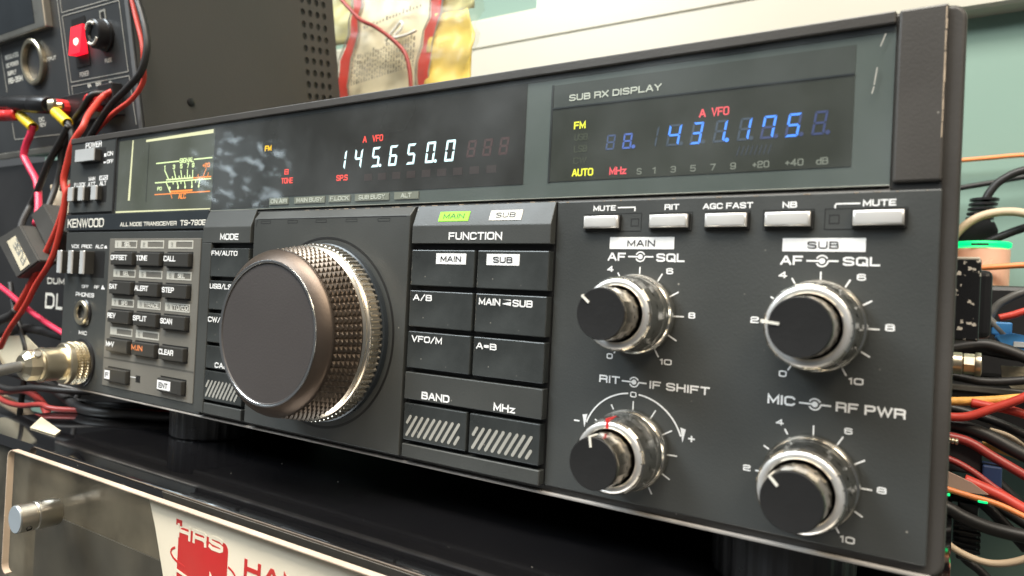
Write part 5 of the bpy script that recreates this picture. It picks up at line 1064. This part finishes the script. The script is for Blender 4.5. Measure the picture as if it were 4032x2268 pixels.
cable("beige_cable", [(306, 140, -14), (310, 140, -22), (313, 140, -27.4), (318, 140, -31.4), (327, 140, -34), (335, 140, -33), (344, 140, -28), (354, 140, -18)], 1.5, 'beigeins', "beige cable loop hanging under the ribbed plug")
cable("black_cable", [(318, 200, -46), (323, 200, -52), (329, 200, -56), (334, 200, -62), (336, 200, -72)], 2.2, 'blkins', "black cable dropping away at the bottom right", "black cables right of the radio")

# ------------------------------------------------------------------ the darker tangle at both sides
GT = "dark wires tangled at the left border"
for k, (P_, r_) in enumerate((
    ([(-340, 22, 24), (-310, 18, 6), (-280, 14, -4), (-240, 12, -4), (-205, 14, 0), (-176, 22, 2), (-150, 40, 3)], 2.6), ([(-330, 18, 2), (-300, 12, -12), (-260, 10, -16), (-215, 8, -10), (-180, 16, -9), (-140, 60, -12)], 2.2),
    ([(-300, 24, 60), (-286, 22, 40), (-270, 22, 22), (-262, 22, 6), (-266, 22, -24), (-270, 22, -60)], 2.0), ([(-226, 30, 50), (-220, 28, 36), (-200, 26, 12), (-190, 24, -12), (-176, 24, -17), (-110, 70, -17.8)], 2.0))):
    cable("tangled_wire", P_, r_, 'blkins', ("thick black cable sagging under the microphone plug", "black cable lowest under the microphone plug",
          "black wire dropping in front of the DL lettering", "black wire bending under the radio's left corner")[k], GT)
cable("tangled_wire", [(-330, 16, -8), (-298, 12, -18), (-262, 8, -24), (-220, 2, -22), (-186, 0, -17), (-165, 4, -18), (-110, 50, -18)], 1.8, 'darkredins', "dull red wire reaching onto the desk's left end", GT)
GR = "dark cables packed right of the radio"
for k, (P_, r_, m_) in enumerate((
    ([(298, 270, 54), (312, 268, 52), (326, 266, 51), (340, 268, 49), (366, 272, 46)], 2.6, 'blkins'), ([(298, 250, 82), (312, 250, 80), (324, 250, 74), (334, 250, 64), (346, 250, 50), (360, 250, 36)], 2.4, 'greyins'),
    ([(298, 190, 24), (314, 190, 24), (328, 190, 21), (342, 190, 16), (366, 190, 6)], 2.2, 'blkins'), ([(298, 182, 6), (312, 182, 6), (322, 182, 2), (332, 182, -6), (346, 182, -20)], 2.6, 'blkins'),
    ([(300, 168, 4), (312, 168, 3), (322, 168, -1), (334, 168, -9), (350, 168, -18)], 1.6, 'darkredins'), ([(330, 196, 14), (338, 196, 12), (346, 196, 6), (356, 196, -4)], 2.0, 'beigeins'),
    ([(298, 212, 38), (312, 212, 38.5), (326, 212, 37), (340, 212, 38.5), (364, 212, 44)], 2.2, 'blkins'), ([(298, 158, -2), (310, 158, -4), (320, 158, -9), (330, 158, -15.5), (344, 158, -30)], 2.4, 'blkins'))):
    cable("packed_cable", P_, r_, m_, ("black cable behind the underside of the blue connector", "dark grey cable falling behind the blue connector", "black cable under the bright red cable", "black cable dropping left of the navy block",
          "thin dark red wire in front of the black connector housing", "pale cable end between the red cables and the navy block", "black cable along the coax connector's lower side", "black cable falling behind the flat ribbon")[k], GR)
